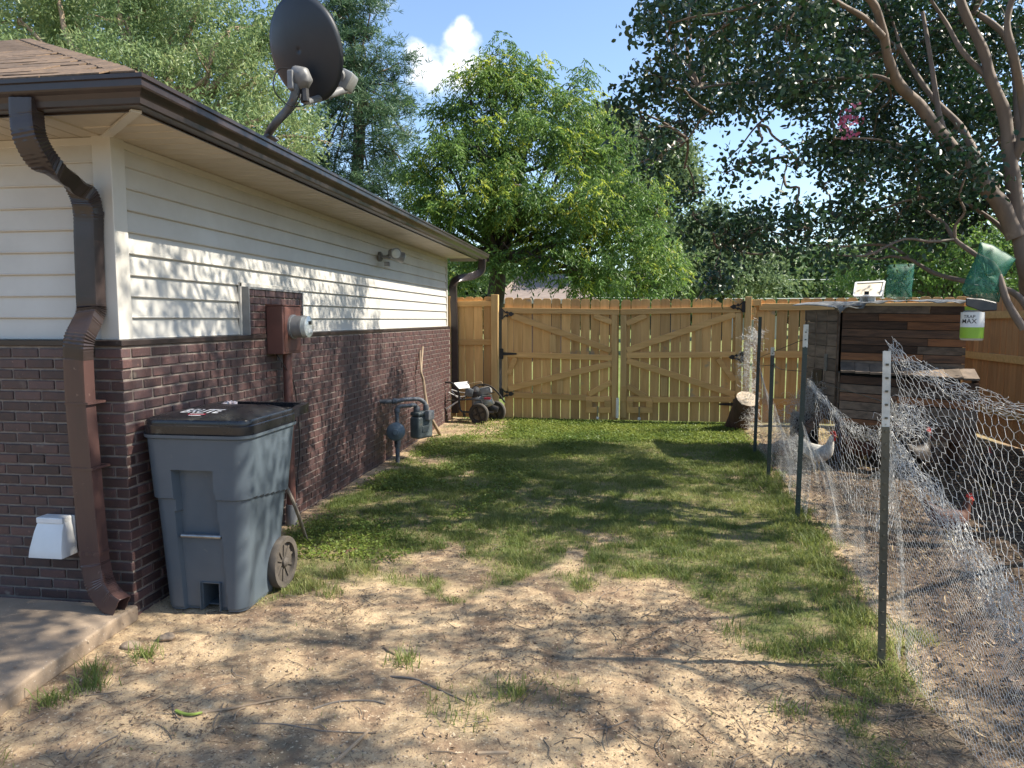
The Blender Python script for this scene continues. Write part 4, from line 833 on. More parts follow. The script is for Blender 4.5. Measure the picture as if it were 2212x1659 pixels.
MB().lathe([(.05, -.02), (.052, .0), (.0, .01)], pw_(1060, 575, 10.66), (-.1, -1, .1), 16).build('air_cap', M['meter_grey'], pw, True); MB().lathe([(.05, -.02), (.055, .0), (.0, .01)], pw_(1035, 790, 10.66), (-.1, -1, .1), 16).build('gauge', M['dish_light'], pw, True)
MB().box(pw_(905, 640, 10.7), (.13, .12, .13), Matrix.Rotation(.2, 3, 'Y')).build('carburettor', M['pipe'], pw, True, bevel=.02, seg=2)
MB().box(pw_(1290, 600, 10.8), (.20, .16, .12), Matrix.Rotation(-.2, 3, 'Y')).build('fuel_tank', M['meter_grey'], pw, True, bevel=.03, seg=3); MB().lathe([(.03, 0), (.03, .025), (.0, .03)], pw_(1250, 480, 10.8), (0, 0, 1), 12).build('fuel_cap', M['black'], pw, True)
MB().box(pw_(1370, 880, 10.78), (.15, .13, .14), Matrix.Rotation(-.5, 3, 'Y')).build('pump', M['steel'], pw, True, bevel=.02, seg=2); MB().box(pw_(1340, 790, 10.7), (.10, .02, .03)).build('red_decal', M['redink'], pw); MB().box(pw_(1490, 1040, 10.80), (.16, .12, .10), Matrix.Rotation(.3, 3, 'Y')).build('muffler', M['black'], pw, True, bevel=.02, seg=2)
hs_ = [[(990, 520), (1100, 450), (1250, 435), (1420, 480), (1560, 590), (1680, 730), (1790, 890)], [(1020, 540), (1150, 470), (1320, 455), (1480, 540), (1620, 680), (1770, 895)], [(450, 570), (600, 620), (760, 650), (850, 660)], [(380, 640), (500, 700), (640, 745), (780, 740), (1000, 710)], [(450, 590), (520, 680), (560, 740), (700, 800)], [(350, 835), (520, 840), (680, 810), (860, 720), (980, 640)], [(870, 430), (1000, 405), (1120, 385), (1200, 385), (1220, 440), (1190, 520)], [(960, 830), (985, 930), (950, 1060), (980, 1080), (990, 1000)], [(860, 420), (850, 380), (880, 380), (870, 430)], [(1360, 660), (1440, 650), (1530, 640)]]
for i, h_ in enumerate(hs_): MB().tube(curve([pw_(x, y, 10.68 + .05 * (i % 4)) for x, y in h_], 5), .0085 if i < 6 else .006, 7).build('hose', M['galv'] if i in (2, 3, 4) else (M['rubber'] if i != 6 else M['straw']), pw, True)
wd = MB(); wd.tube([pw_(210, 1140, 10.7), pw_(400, 1000, 10.72), pw_(575, 885, 10.74), pw_(1000, 640, 10.8)], .011, 8); wd.build('spray_wand', M['white'], pw, True)

# ================================================================== T-POSTS
def tpost(x, y, h, lean, lab, mt_, tip=.20, w=.038):
    t_ = root('t_post', (x, y, 0), lab, 'fence post', 'steel T-posts along the wire fence'); m_ = MB(); top = Vector((x + lean[0] * h, y + lean[1] * h, h)); bt = Vector((x, y, -.1)); d = (top - bt).normalized()
    mid = top - d * tip
    def bar(a_, b_, k=0): q = MB(); q.beam(a_, b_, w, .005, (0, 1, 0)); q.beam(a_ + Vector((0, .016, 0)), b_ + Vector((0, .016, 0)), .005, .028, (0, 1, 0)); return q
    body = bar(bt, mid); body = body.build('post_body', M[mt_], t_)
    bar(mid, top).build('white_tip', M['tip'], t_)
    st_ = MB(); n = int(h / .055)
    for i in range(2, n): q = bt.lerp(top, i / n); st_.box(q + Vector((0, -.005, 0)), (.011, .009, .009))
    tag(st_.build('studs', M[mt_], body), kind='stuff'); return t_
tpost(1.253, 3.363, 1.46, (-.03, 0), 'olive steel post with long white tip standing nearest in the wire fence', 'tpost_olive', .34, .034)
tpost(1.493, 5.877, 1.56, (.008, 0), 'green steel post with white tip, second along the wire from the near end', 'tpost', .18)
tpost(1.592, 7.43, 1.32, (0, 0), 'shorter steel post with brown top, third along the wire fence', 'tpost', .08)
tpost(1.70, 8.72, 1.63, (.01, 0), 'tall green steel post farthest along the wire, near the cut log', 'tpost', .0001)
tpost(1.42, 1.25, 1.46, (-.02, 0), 'olive steel post with white tip behind the viewer of the run', 'tpost_olive', .3, .045) if 0 else None

# ================================================================== CHICKEN WIRE
def hexnet(name, fn, Lu, Lv, cell, r, mt_, parent, jit=.12, kind=None, keep=None, seed=0):
    """fn maps arrays (u in metres, v in metres) to 3-D points; hexagons of width cell"""
    rs = np.random.RandomState(seed + 5); a_ = cell / 2; hh_ = cell * .62; E0 = []; E1 = []
    nu_ = int(Lu / cell) + 1; nv_ = int(Lv / hh_) + 1
    I, J = np.meshgrid(np.arange(nu_), np.arange(nv_), indexing='ij'); I = I.ravel(); J = J.ravel(); sh = (J % 2) * a_
    def node(i, j, top):   # upper and lower node of the twist
        sh_ = (j % 2) * a_; uu = i * cell + sh_; vv = j * hh_ + np.where(top, cell * .20, -cell * .20)
        h1 = np.sin(i * 12.9898 + j * 78.233 + top * 37.7 + seed) * 43758.5453; h1 = h1 - np.floor(h1); h2 = np.sin(i * 39.346 + j * 11.135 + top * 83.1 + seed) * 24634.6345; h2 = h2 - np.floor(h2)
        return uu + (h1 - .5) * cell * jit * 2, vv + (h2 - .5) * cell * jit * 2
    bu, bv = node(I, J, 0); tu, tv = node(I, J, 1)
    su = [(bu, bv, tu, tv)]
    for sgn_ in (0, 1):
        ni = I + np.where(J % 2 == 1, sgn_, sgn_ - 1); nu2, nv2 = node(ni, J + 1, 0); su.append((tu, tv, nu2, nv2))
    U0 = np.concatenate([q[0] for q in su]); V0 = np.concatenate([q[1] for q in su]); U1 = np.concatenate([q[2] for q in su]); V1 = np.concatenate([q[3] for q in su])
    ok = (U0 > 0) & (U0 < Lu) & (V0 > 0) & (V0 < Lv) & (U1 > 0) & (U1 < Lu) & (V1 > 0) & (V1 < Lv)
    U0, V0, U1, V1 = U0[ok], V0[ok], U1[ok], V1[ok]
    return wires(name, fn(U0, V0), fn(U1, V1), r, mt_, parent, kind)
def patch(path_b, path_t, Lu, Lv, bul=0, k=0, crum=0.0, cs=4.):
    """surface between a bottom and a top polyline, pushed about by noise"""
    pb_ = np.array([tuple(p) for p in curve(path_b, 12)]); pt_ = np.array([tuple(p) for p in curve(path_t, 12)]); sb = np.linspace(0, 1, len(pb_)); st2 = np.linspace(0, 1, len(pt_))
    def fn(u, v):
        q = np.clip(u / Lu, 0, 1); w_ = np.clip(v / Lv, 0, 1)[:, None]; B = np.stack([np.interp(q, sb, pb_[:, i]) for i in range(3)], 1); T = np.stack([np.interp(q, st2, pt_[:, i]) for i in range(3)], 1)
        P = B * (1 - w_) + T * w_; n1 = (fb(u, v, cs, k, 2) - .5); n2_ = (fb(u, v, cs * .8, k + 2, 2) - .5); n3_ = (fb(u, v, cs, k + 4, 2) - .5)
        return P + np.stack([n1 * crum + bul * np.sin(np.pi * w_[:, 0]), n2_ * crum * .8, n3_ * crum * .7], 1)
    return fn
cwf = root('chicken_wire_fence', (1.45, 5, 0), 'sagging chicken wire fence crumpled along the steel posts', 'wire fence')
G = M['galv']
# fine mesh along the ground, its upper edge pulled over into the run
FT = [AY(1915, 985, 3.38), AY(2010, 1105, 3.2), AY(2110, 1245, 2.92), AY(2212, 1375, 2.62)]; FT.append(FT[3] * 2 - FT[2] + Vector((.05, -.3, 0)))
CT = [AY(1917, 748, 3.37), AY(1990, 800, 3.32), AY(2090, 852, 3.2), AY(2212, 890, 3.0)]; CT.append(CT[3] * 2 - CT[2] + Vector((.1, -.3, 0)))
hexnet('fine_mesh', patch([(1.36, 3.36, 0), (1.33, 3.0, .0), (1.33, 2.6, 0), (1.37, 2.1, .0), (1.42, 1.5, 0)], FT, 1.9, .92, .02, 1, .04, 2.5), 1.9, .92, .036, .00085, G, cwf, .09, seed=1)
hexnet('fine_mesh', patch([(1.66, 6.2, 0), (1.60, 5.2, .0), (1.50, 4.4, 0), (1.34, 3.37, .0)], [(1.52, 5.9, .80), (1.46, 5.1, .62), (1.42, 4.3, .70), (1.27, 3.37, .98)], 2.75, .80, .04, 2, .07, 2.2), 2.75, .80, .040, .00075, G, cwf, .14, seed=2)
hexnet('fine_mesh', patch([(1.80, 9.0, 0), (1.72, 7.6, .0), (1.62, 6.6, 0), (1.55, 5.88, .0)], [(1.72, 8.8, 1.15), (1.62, 7.5, .75), (1.58, 6.6, .55), (1.52, 5.88, .75)], 3.0, .75, .04, 3, .07, 2.0), 3.0, .75, .046, .0009, G, cwf, .16, seed=3)
# coarse mesh hung above it
dn = Vector((.06, .04, -.10))
hexnet('coarse_mesh', patch([p + dn for p in FT], CT, 1.75, .80, .03, 4, .08, 1.8), 1.75, .80, .070, .0011, G, cwf, .12, seed=4)
hexnet('coarse_mesh', patch([(1.54, 5.86, .70), (1.60, 5.0, .35), (1.45, 4.1, .42), (1.26, 3.38, .62)], [(1.51, 5.86, 1.15), (1.56, 5.0, .92), (1.46, 4.1, 1.0), (1.24, 3.38, 1.25)], 2.5, .62, .05, 5, .12, 1.8), 2.5, .62, .072, .0012, G, cwf, .2, seed=5)
# crumpled fold: several layers pulled together into a band
for i in range(3):
    o_ = Vector((.012 * i, -.01 * i, .012 * i)); hexnet('crumpled_fold', patch([p + o_ - Vector((0, 0, .04 + .05 * k_ / 4)) for k_, p in enumerate(FT)], [p + o_ + Vector((.02, .0, .07 + .03 * k_ / 4)) for k_, p in enumerate(FT)], 1.8, .26, .01, 6 + i, .05, 7.), 1.8, .26, .046, .0010, G, cwf, .38, seed=20 + i)
for i in range(2):
    o_ = Vector((.01 * i, 0, .02 * i)); hexnet('crumpled_fold', patch([p + o_ - Vector((0, 0, .05)) for p in CT], [p + o_ + Vector((0, 0, .03)) for p in CT], 1.7, .24, .0, 2 + i, .06, 6.), 1.7, .24, .062, .0010, G, cwf, .4, seed=30 + i)
for i in range(2):
    o_ = Vector((.02 * i, 0, -.02 * i)); hexnet('crumpled_fold', patch([Vector((1.51, 5.86, 1.10)) + o_, Vector((1.56, 5.0, .87)) + o_, Vector((1.46, 4.1, .95)) + o_, Vector((1.25, 3.38, 1.22)) + o_], [Vector((1.51, 5.86, 1.16)) + o_, Vector((1.56, 5.0, .96)) + o_, Vector((1.46, 4.1, 1.03)) + o_, Vector((1.25, 3.38, 1.27)) + o_], 2.5, .2, 0, 5 + i, .05, 5.), 2.5, .2, .06, .0009, G, cwf, .4, seed=40 + i)
# loose bundle of netting round the far post and against the fence
def bundle(name, pts, rad, n, r, sd):
    rs = np.random.RandomState(sd); C = np.array([tuple(p) for p in curve(pts, 10)]); A0 = []; A1 = []
    for i in range(n):
        t_ = rs.rand(); p = C[int(t_ * (len(C) - 1))] + rs.normal(size=3) * rad * np.array([1, 1, 1.3]) * .55; d = rs.normal(size=3); d /= np.linalg.norm(d)
        for k_ in range(5):
            q = p + d * rs.uniform(.018, .04); A0.append(p); A1.append(q); p = q; d = d + rs.normal(size=3) * .8; d /= np.linalg.norm(d)
    return wires(name, A0, A1, r, G, cwf, 'stuff')
bundle('loose_netting', [(1.98, 10.4, .1), (1.95, 10.4, .6), (1.88, 10.4, 1.1), (2.0, 10.3, 1.45)], .09, 750, .0014, 3)
bundle('loose_netting', [(2.0, 8.9, .02), (2.1, 8.9, .3), (2.25, 8.8, .55), (2.35, 8.7, .75)], .15, 900, .0013, 4)
bundle('loose_netting', [(1.55, 4.2, .9), (1.7, 4.4, 1.0), (1.55, 3.8, 1.1)], .07, 160, .0009, 5)
bundle('loose_netting', [(1.68, 6.9, .55), (1.66, 6.7, .35), (1.70, 6.9, .1)], .05, 160, .0009, 6)
MB().tube(curve([(1.22, 3.36, 1.22), (1.45, 4.3, 1.16), (1.53, 5.87, 1.13)], 5), .0022, 5).build('tie_wire', M['black'], cwf); MB().tube(curve([(1.53, 5.87, 1.46), (1.60, 7.4, 1.28), (1.71, 8.7, 1.15)], 5), .003, 5).build('tie_wire', M['black'], cwf)
MB().tube(curve([(1.53, 5.87, 1.19), (1.45, 6.4, 1.17), (1.60, 7.42, 1.14), (1.71, 8.7, 1.05)], 5), .003, 5).build('tie_wire', M['black'], cwf)

# ================================================================== COOP
A2, B2 = Vector((2.55, 8.45, 0)), Vector((3.70, 8.12, 0)); uf = (B2 - A2).normalized(); ub = Vector((-.13, .9915, 0)); fn_ = Vector((uf.y, -uf.x, 0)); Wc = (B2 - A2).length
cp = root('chicken_coop', A2 + uf * Wc / 2 + ub * .5, 'weathered plank chicken coop on legs with bent sheet metal roof', 'chicken coop')
def planks(par, o_, ux, L_, zb, zt_, n, mts, th=.02, nrm=None, skew=0, cuts=(0, 1), nm='plank', vert=False):
    o_ = Vector(o_); ux = Vector(ux).normalized(); nrm = Vector(nrm)
    for i in range(n):
        cs = list(cuts) if not vert else [0, 1]
        if not vert and RN.rand() < .75 and L_ > .7: cs = [0, RN.uniform(.3, .75), 1]
        for a_, b_ in zip(cs[:-1], cs[1:]):
            if vert:
                x0_, x1_ = L_ * i / n + .003, L_ * (i + 1) / n - .003; m_ = MB(); m_.prism([o_ + ux * x0_ + Vector((0, 0, zb)), o_ + ux * x1_ + Vector((0, 0, zb)), o_ + ux * x1_ + Vector((0, 0, zt_)), o_ + ux * x0_ + Vector((0, 0, zt_))], nrm * (th + RN.rand() * .006))
            else:
                h = (zt_ - zb) / n; z_ = zb + i * h + h / 2; p = o_ + ux * (L_ * a_ + .002) + Vector((0, 0, z_ - skew * a_)) + nrm * (th / 2 + RN.rand() * .006); q = o_ + ux * (L_ * b_ - .002) + Vector((0, 0, z_ - skew * b_)) + nrm * (th / 2 + RN.rand() * .006)
                m_ = MB(); m_.beam(p, q, h - .006 - RN.rand() * .004, th, nrm)
            m_.build(nm, M[mts[RN.randint(len(mts))]], par)
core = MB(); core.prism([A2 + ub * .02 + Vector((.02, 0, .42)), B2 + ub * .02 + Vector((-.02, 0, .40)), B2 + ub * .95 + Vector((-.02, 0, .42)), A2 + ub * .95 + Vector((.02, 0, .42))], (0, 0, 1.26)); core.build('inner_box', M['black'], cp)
planks(cp, A2, uf, Wc, 1.06, 1.76, 8, ['old_plank', 'grey_plank', 'warm_plank', 'old_plank', 'warm_plank'], nrm=fn_, skew=.02)
planks(cp, A2 + ub * .95 - uf * .02, -ub, .95, .44, 1.72, 9, ['grey_plank'], nrm=-uf, nm='side_plank', th=.014)
for k in range(4): MB().beam(A2 - uf * .03 + ub * (.02 + k * .30) + Vector((0, 0, .44)), A2 - uf * .03 + ub * (.0 + k * .30) + Vector((0, 0, 1.70)), .03 if k else .05, .02, -uf).build('side_batten', M['grey_plank'], cp)
MB().box(A2 - uf * .028 + ub * .50 + Vector((0, 0, .78)), (.03, .26, .44), Matrix.Rotation(math.atan2(ub.y, ub.x) - R(90), 3, 'Z')).build('pop_door', M['black'], cp)
MB().box(A2 - uf * .036 + ub * .30 + Vector((0, 0, 1.10)), (.012, .12, .20)).build('latch_plate', M['tin'], cp)
# nest box
NB = .30; o2 = A2 + fn_ * NB - uf * .0; W2 = Wc + .09
planks(cp, o2, uf, W2, .44, 1.0, 6, ['old_plank', 'grey_plank', 'grey_plank', 'warm_plank'], nrm=fn_, skew=.05)
planks(cp, A2 - uf * .001, fn_, NB, .46, 1.02, 5, ['grey_plank'], nrm=-uf, th=.016, nm='side_plank'); planks(cp, A2 + uf * (W2 - .02), fn_, NB, .42, .98, 5, ['old_plank'], nrm=uf, th=.016, nm='side_plank')
for k in range(9):
    a_, b_ = W2 * k / 9 + .002, W2 * (k + 1) / 9 - .002; m_ = MB(); z1, z2 = 1.105 - .05 * k / 9, 1.025 - .05 * k / 9
    m_.prism([A2 + uf * a_ + fn_ * .025 + Vector((0, 0, z1)), A2 + uf * b_ + fn_ * .025 + Vector((0, 0, z1)), o2 + uf * b_ + fn_ * .05 + Vector((0, 0, z2)), o2 + uf * a_ + fn_ * .05 + Vector((0, 0, z2))], (0, 0, .02)); m_.build('lid_board', M['grey_plank'], cp)
MB().beam(o2 + fn_ * .03 + Vector((0, 0, .43)), o2 + uf * W2 + fn_ * .03 + Vector((0, 0, .37)), .10, .03, fn_).build('bottom_rail', M['old_plank'], cp)
for px_, py_ in ((.03, .02), (Wc - .05, .02), (.03, .93), (Wc - .05, .93)):
    p = A2 + uf * px_ + ub * py_; MB().bb(p.x - .04, p.x + .045, p.y - .04, p.y + .045, -.03, .46).build('leg', M['old_plank'], cp)
p = A2 + uf * (.12) + ub * .1; MB().bb(p.x - .04, p.x + .045, p.y - .03, p.y + .045, -.03, .45).build('leg', M['old_plank'], cp); 
MB().beam(A2 + ub * .03 + Vector((0, 0, 1.72)) - uf * .022, A2 + ub * .03 + Vector((0, 0, .44)) - uf * .022, .06, .03, -uf).build('corner_post', M['old_plank'], cp)
# bent metal roof, wavy thin sheet
nx_, ny_ = 60, 16; V = []; Fd = []
for j in range(ny_):
    for i in range(nx_):
        s_, t_ = i / (nx_ - 1), j / (ny_ - 1); p = A2 - uf * .12 + fn_ * .07 + uf * (Wc + .18) * s_ + ub * 1.15 * t_; w_ = .004 * math.sin(s_ * 47) + (float(vn(s_ * 12, t_ * 3, 1, 3)) - .5) * .03
        left = max(0, .12 - s_) / .12 * .5
        z_ = 1.79 + .015 * s_ + .10 * t_ * (0.25) + w_ * (1 - .6 * t_) - .10 * left ** 1.6 - (.06 * (1 - t_) ** 6) * (.25 + 1.3 * float(vn(s_ * 14, 2.2, 1, 1)) ** 2) * (1.5 if .06 < s_ < .24 else .5)
        V.append((p.x, p.y, z_))
for j in range(ny_ - 1):
    for i in range(nx_ - 1): Fd.append((j * nx_ + i, j * nx_ + i + 1, (j + 1) * nx_ + i + 1, (j + 1) * nx_ + i))
ro = npobj('metal_roof', V, np.array(Fd), M['tin'], cp, True); so = ro.modifiers.new('thick', 'SOLIDIFY'); so.thickness = .004
# ramp
rpm = root('ramp_board', (1.95, 8.9, 0), 'dark plank ramp leading up to the coop door, wrapped in wire', 'ramp')
q0 = AY(*cN(165, 395), 8.6); q1 = AY(*cN(535, 55), 8.85); MB().beam((q0.x, 8.55, .02), (q1.x, 8.75, q1.z), .02, .30, (0, 1, 0)).build('ramp_plank', M['old_plank'], rpm)
for k in range(6): p = Vector((q0.x, 8.55, .035)).lerp(Vector((q1.x, 8.75, q1.z + .015)), (k + .5) / 6); MB().box(p, (.02, .28, .014)).build('cleat', M['grey_plank'], rpm)
# rock and bits by the ramp
m_ = bmesh.new(); bmesh.ops.create_icosphere(m_, subdivisions=3, radius=1)
for v in m_.verts: v.co = Vector((v.co.x * .13, v.co.y * .10, v.co.z * .07)) * (1 + .25 * (float(vn(v.co.x * 2 + 5, v.co.y * 2 + v.co.z * 3, 1, 2)) - .5)) + Vector((2.12, 9.1, .04))
me = bpy.data.meshes.new('rock'); m_.to_mesh(me); m_.free(); me.materials.append(M['concrete']); tag(link(bpy.data.objects.new('rock', me)), 'pale rounded rock lying by the foot of the coop ramp', 'rock')
ck = MB(); ck.bb(2.28, 2.56, 9.2, 9.5, .0, .42); ck = ck.build('dark_crate', M['black'], None, bevel=.02); tag(ck, 'dark crate standing under the coop behind the netting', 'crate')
# solar lamp on the roof
sl = root('solar_lamp', (3.0, 8.95, 1.82), 'pale solar lamp panel tilted on the coop roof', 'solar lamp'); q = [AD(*c7(x, y), 8.4 - d_) for x, y, d_ in ((70, 620, .0), (430, 600, .0), (380, 780, .12), (45, 782, .12))]
nq = (q[1] - q[0]).cross(q[3] - q[0]).normalized(); pnl = MB(); pnl.prism(q, nq * .02); pnl.build('panel', M['panel'], sl, bevel=.003)
MB().box(AD(*c7(207, 742), 8.24), (.05, .01, .04)).build('junction_box', M['ink'], sl)
for i in range(4): MB().beam(q[i] - nq * .004, q[(i + 1) % 4] - nq * .004, .02, .014, nq).build('panel_frame', M['white'], sl)
MB().tube([AD(*c7(205, 770), 8.3), AD(*c7(220, 850), 8.3)], .02, 8).build('bracket', M['meter_grey'], sl); MB().box(AD(*c7(220, 815), 8.35), (.16, .06, .08)).build('lamp_body', M['white'], sl, bevel=.01)
MB().tube([AD(*c7(430, 600), 8.4), AD(*c7(400, 815), 8.45)], .008, 6).build('prop_rod', M['white'], sl)
# green gauze traps
def gauze(nm, lab, pts2, D, sub, mtn, depth, grp):
    P = [AD(*c7(x, y), D) for x, y in pts2]; c = sum(P, Vector()) / len(P); t_ = root(nm, c, lab, 'insect trap', grp); n = len(P); dv = camray(*c7(*pts2[0])).normalized() * depth
    O = []
    for i in range(n):
        for k in range(5): O.append(P[i].lerp(P[(i + 1) % n], k / 5))
    no = len(O); rings = 9; V = []; F = []
    for sg in (1, -1):
        b_ = len(V)
        for j in range(rings):
            f_ = 1 - j / (rings - 1) * .97
            for i, p in enumerate(O):
                q = c.lerp(p, f_); wr = (float(vn(i * .35, j * .5, 1, 3)) - .5) * .25 + (float(vn(q.x * 22, q.z * 6, 1, 5)) - .5) * .35; V.append(q + dv * sg * (.5 * math.sqrt(max(1 - f_ * f_, 0)) * (.8 + wr)) + dv * .12 * wr)
        for j in range(rings - 1):
            for i in range(no): k = (i + 1) % no; F.append((b_ + j * no + i, b_ + j * no + k, b_ + (j + 1) * no + k, b_ + (j + 1) * no + i))
    o = npobj('gauze_bag', V, np.array(F), M[mtn], t_, True)
    for i in range(0, n): MB().tube([P[i], P[(i + 1) % n]], .0035, 5).build('seam', M['netting'], t_)
    return t_
t1 = gauze('insect_trap', 'green gauze insect trap with jar hanging low from the crape myrtle', [(1620, 110), (1780, 150), (2060, 320), (1900, 560), (1890, 680), (1850, 850), (1640, 830), (1440, 770), (1390, 700), (1510, 430), (1590, 260)], 5.0, 0, 'netting', .16, 'green gauze insect traps')
for a_, b_ in (((1560, 400), (1550, 640)), ((1550, 640), (1680, 650)), ((1590, 540), (1760, 640)), ((1890, 330), (1890, 700))): MB().tube([AD(*c7(*a_), 5.0), AD(*c7(*b_), 5.0)], .003, 5).build('wire_rod', M['steel'], t1)
ty = MB(); P = [(1440, 800), (1640, 815), (1830, 860), (1830, 960), (1640, 970), (1440, 900)]; ty.prism([AD(*c7(*p), 4.93) for p in P], camray(*c7(1600, 850)).normalized() * .14); ty.build('black_tray', M['black'], t1, bevel=.006)
jc = AD(*c7(1520, 1150), 5.0); rj = .0975 * .73; jr = MB(); z0_ = AD(*c7(1520, 1335), 5.0).z; z1_ = AD(*c7(1520, 955), 5.0).z; Hj = z1_ - z0_
jar = root('trap_jar', (jc.x, jc.y, z0_), 'clear jar with white and lime label hanging under the green trap', 'jar')
MB().lathe([(.0, 0), (rj * .95, .002), (rj, .012), (rj, Hj * .9), (rj * .8, Hj * .96), (rj * .6, Hj)], (jc.x, jc.y, z0_), (0, 0, 1), 32).build('jar_glass', M['clearplastic'], jar, True)
MB().lathe([(rj + .001, Hj * .44), (rj + .0012, Hj * .93)], (jc.x, jc.y, z0_), (0, 0, 1), 32).build('white_label', M['label_white'], jar, True); MB().lathe([(rj + .0009, Hj * .08), (rj + .0011, Hj * .439)], (jc.x, jc.y, z0_), (0, 0, 1), 32).build('lime_label', M['lime'], jar, True)
MB().lathe([(rj * .7, Hj), (rj * .72, Hj + .025), (.0, Hj + .027)], (jc.x, jc.y, z0_), (0, 0, 1), 24).build('lid', M['lime'], jar, True)
def wrap(s_, size, z_, off_, nm):
    cu = text(nm, s_, size, M['ink'], Matrix.Identity(4), jar, .0003, bold=.0002); a0_ = math.atan2(-jc.y, -jc.x)
    for v in cu.data.vertices: a_ = a0_ + (v.co.x + off_) / rj; v.co = Vector((jc.x + (rj + .002) * math.cos(a_), jc.y + (rj + .002) * math.sin(a_), z0_ + z_ + v.co.y))
wrap('TRAP', .030, Hj * .78, -.020, 'lettering'); wrap('MAX', .044, Hj * .63, -.022, 'lettering')
gauze('insect_trap', 'pale green gauze insect trap hanging behind the coop roof', [(470, 395), (620, 385), (800, 380), (790, 560), (770, 680), (770, 815), (600, 830), (440, 790), (455, 600)], 7.6, 0, 'netting2', .16, 'green gauze insect traps')

# ================================================================== HENS
def hen(loc, face, s, body_m, lab, neck=1.0, head_m='red', nm='hen'):
    h_ = root(nm, loc, lab, 'hen', 'hens in the run'); Mx = Matrix.Translation(Vector(loc)) @ Matrix.Rotation(face, 4, 'Z') @ Matrix.Scale(s, 4)
    T = lambda *p: Mx @ Vector(p)
    # one loft from tail tip through body and neck to the beak root: (x, z, half width, half height)
    rg = [(-.235, .345, .006, .014), (-.215, .335, .022, .045), (-.18, .305, .040, .055), (-.14, .265, .062, .066), (-.08, .225, .084, .088), (0, .205, .094, .100), (.06, .215, .086, .098), (.105, .250, .064, .078), (.125, .300 * neck, .042, .048), (.133, .345 * neck, .032, .034), (.142, .385 * neck, .030, .030), (.160, .410 * neck, .026, .026), (.180, .412 * neck, .016, .016), (.188, .410 * neck, .006, .006)]
    n = 14; V = []; F = []
    for i, (x, z, a_, c_) in enumerate(rg):
        x0_, z0__ = rg[max(i - 1, 0)][:2]; x1_, z1__ = rg[min(i + 1, len(rg) - 1)][:2]; t_ = math.atan2(z1__ - z0__, x1_ - x0_)
        for k in range(n): q = 2 * math.pi * k / n; V.append(T(x - math.sin(t_) * c_ * math.sin(q), a_ * math.cos(q), z + math.cos(t_) * c_ * math.sin(q)))
    for i in range(len(rg) - 1):
        for k in range(n): F.append((i * n + k, i * n + (k + 1) % n, (i + 1) * n + (k + 1) % n, (i + 1) * n + k))
    m_ = MB(); m_.add(V, F + [tuple(range(n)), tuple((len(rg) - 1) * n + k for k in range(n))]); bd = m_.build('body', M[body_m], h_, True, auto=180); bd.modifiers.new('s', 'SUBSURF').render_levels = 1
    for k in (-2, -1, 0, 1, 2): MB().prism([T(-.16, k * .012 - .012, .30), T(-.16, k * .012 + .012, .30), T(-.265, k * .022 + .012, .37 + .012 * (2 - abs(k))), T(-.25, k * .022 - .012, .38 + .012 * (2 - abs(k)))], Mx.to_3x3() @ Vector((.006, .002, -.01))).build('tail_feather', M[body_m], h_)
    for sg in (-1, 1):
        w_ = MB(); w_.prism([T(.06, sg * .090, .255), T(.07, sg * .094, .20), T(-.02, sg * .100, .165), T(-.15, sg * .070, .225), T(-.17, sg * .055, .275), T(-.05, sg * .090, .275)], Mx.to_3x3() @ Vector((0, sg * .012, 0))); w_.build('wing', M[body_m], h_, True, bevel=.004)
        lg_ = MB(); lg_.tube([T(-.01, sg * .04, .15), T(.0, sg * .042, .10)], [.024 * s, .012 * s], 7); lg_.tube([T(.0, sg * .042, .10), T(.005, sg * .042, .01)], .0055 * s, 6)
        for a_ in (-.5, 0, .5): lg_.tube([T(.005, sg * .042, .008), T(.005 + .045 * math.cos(a_), sg * .042 + .045 * math.sin(a_), .004)], .0035 * s, 5)
        lg_.build('leg', M['yellow'], h_, True)
        MB().lathe([(.0, -.002), (.005 * s, 0), (.0, .003 * s)], T(.165, sg * .024, .416 * neck), Mx.to_3x3() @ Vector((0, sg, 0)), 8).build('eye', M['ink'], h_, True)
        MB().box(T(.172, sg * .010, .378 * neck), (.012 * s, .006 * s, .03 * s)).build('wattle', M['red'], h_, bevel=.002)
    MB().tube([T(.178, 0, .412 * neck), T(.208, 0, .402 * neck)], [.008 * s, .001], 6).build('beak', M['yellow'], h_, True)
    fc = MB(); fc.lathe([(.0, -.024 * s), (.020 * s, -.012 * s), (.024 * s, .0), (.020 * s, .012 * s), (.0, .024 * s)], T(.168, 0, .410 * neck), Mx.to_3x3() @ Vector((0, 1, 0)), 12); fc.build('red_face', M[head_m], h_, True)
    cb = [(.125, .435), (.130, .462), (.143, .452), (.150, .475), (.162, .455), (.172, .468), (.182, .445), (.190, .425), (.150, .425)]; MB().prism([T(x, -.004, (z - .41) + .41 * neck) for x, z in cb], Mx.to_3x3() @ Vector((0, .008, 0))).build('comb', M['red'], h_)
    return h_
def gp(x, y): p = GZ(*cN(x, y)); return (p.x, p.y, 0)
hen(gp(470, 600), R(-38), .98, 'hen_white', 'white hen with red comb standing beside the farthest wire posts')
hen(gp(850, 560), R(20), .95, 'hen_red', 'dark brown hen under the front of the coop', .95)
hen(gp(1290, 640), R(35), 1.08, 'hen_black', 'black hen with red face under the middle of the coop')
hen(gp(1870, 815), R(60), 1.0, 'hen_speck', 'speckled dark hen with bright red head near the side fence', .92)
hen(gp(1570, 1190), R(-160) + R(170), .82, 'hen_red', 'small brown red hen close behind the crumpled wire', .95)

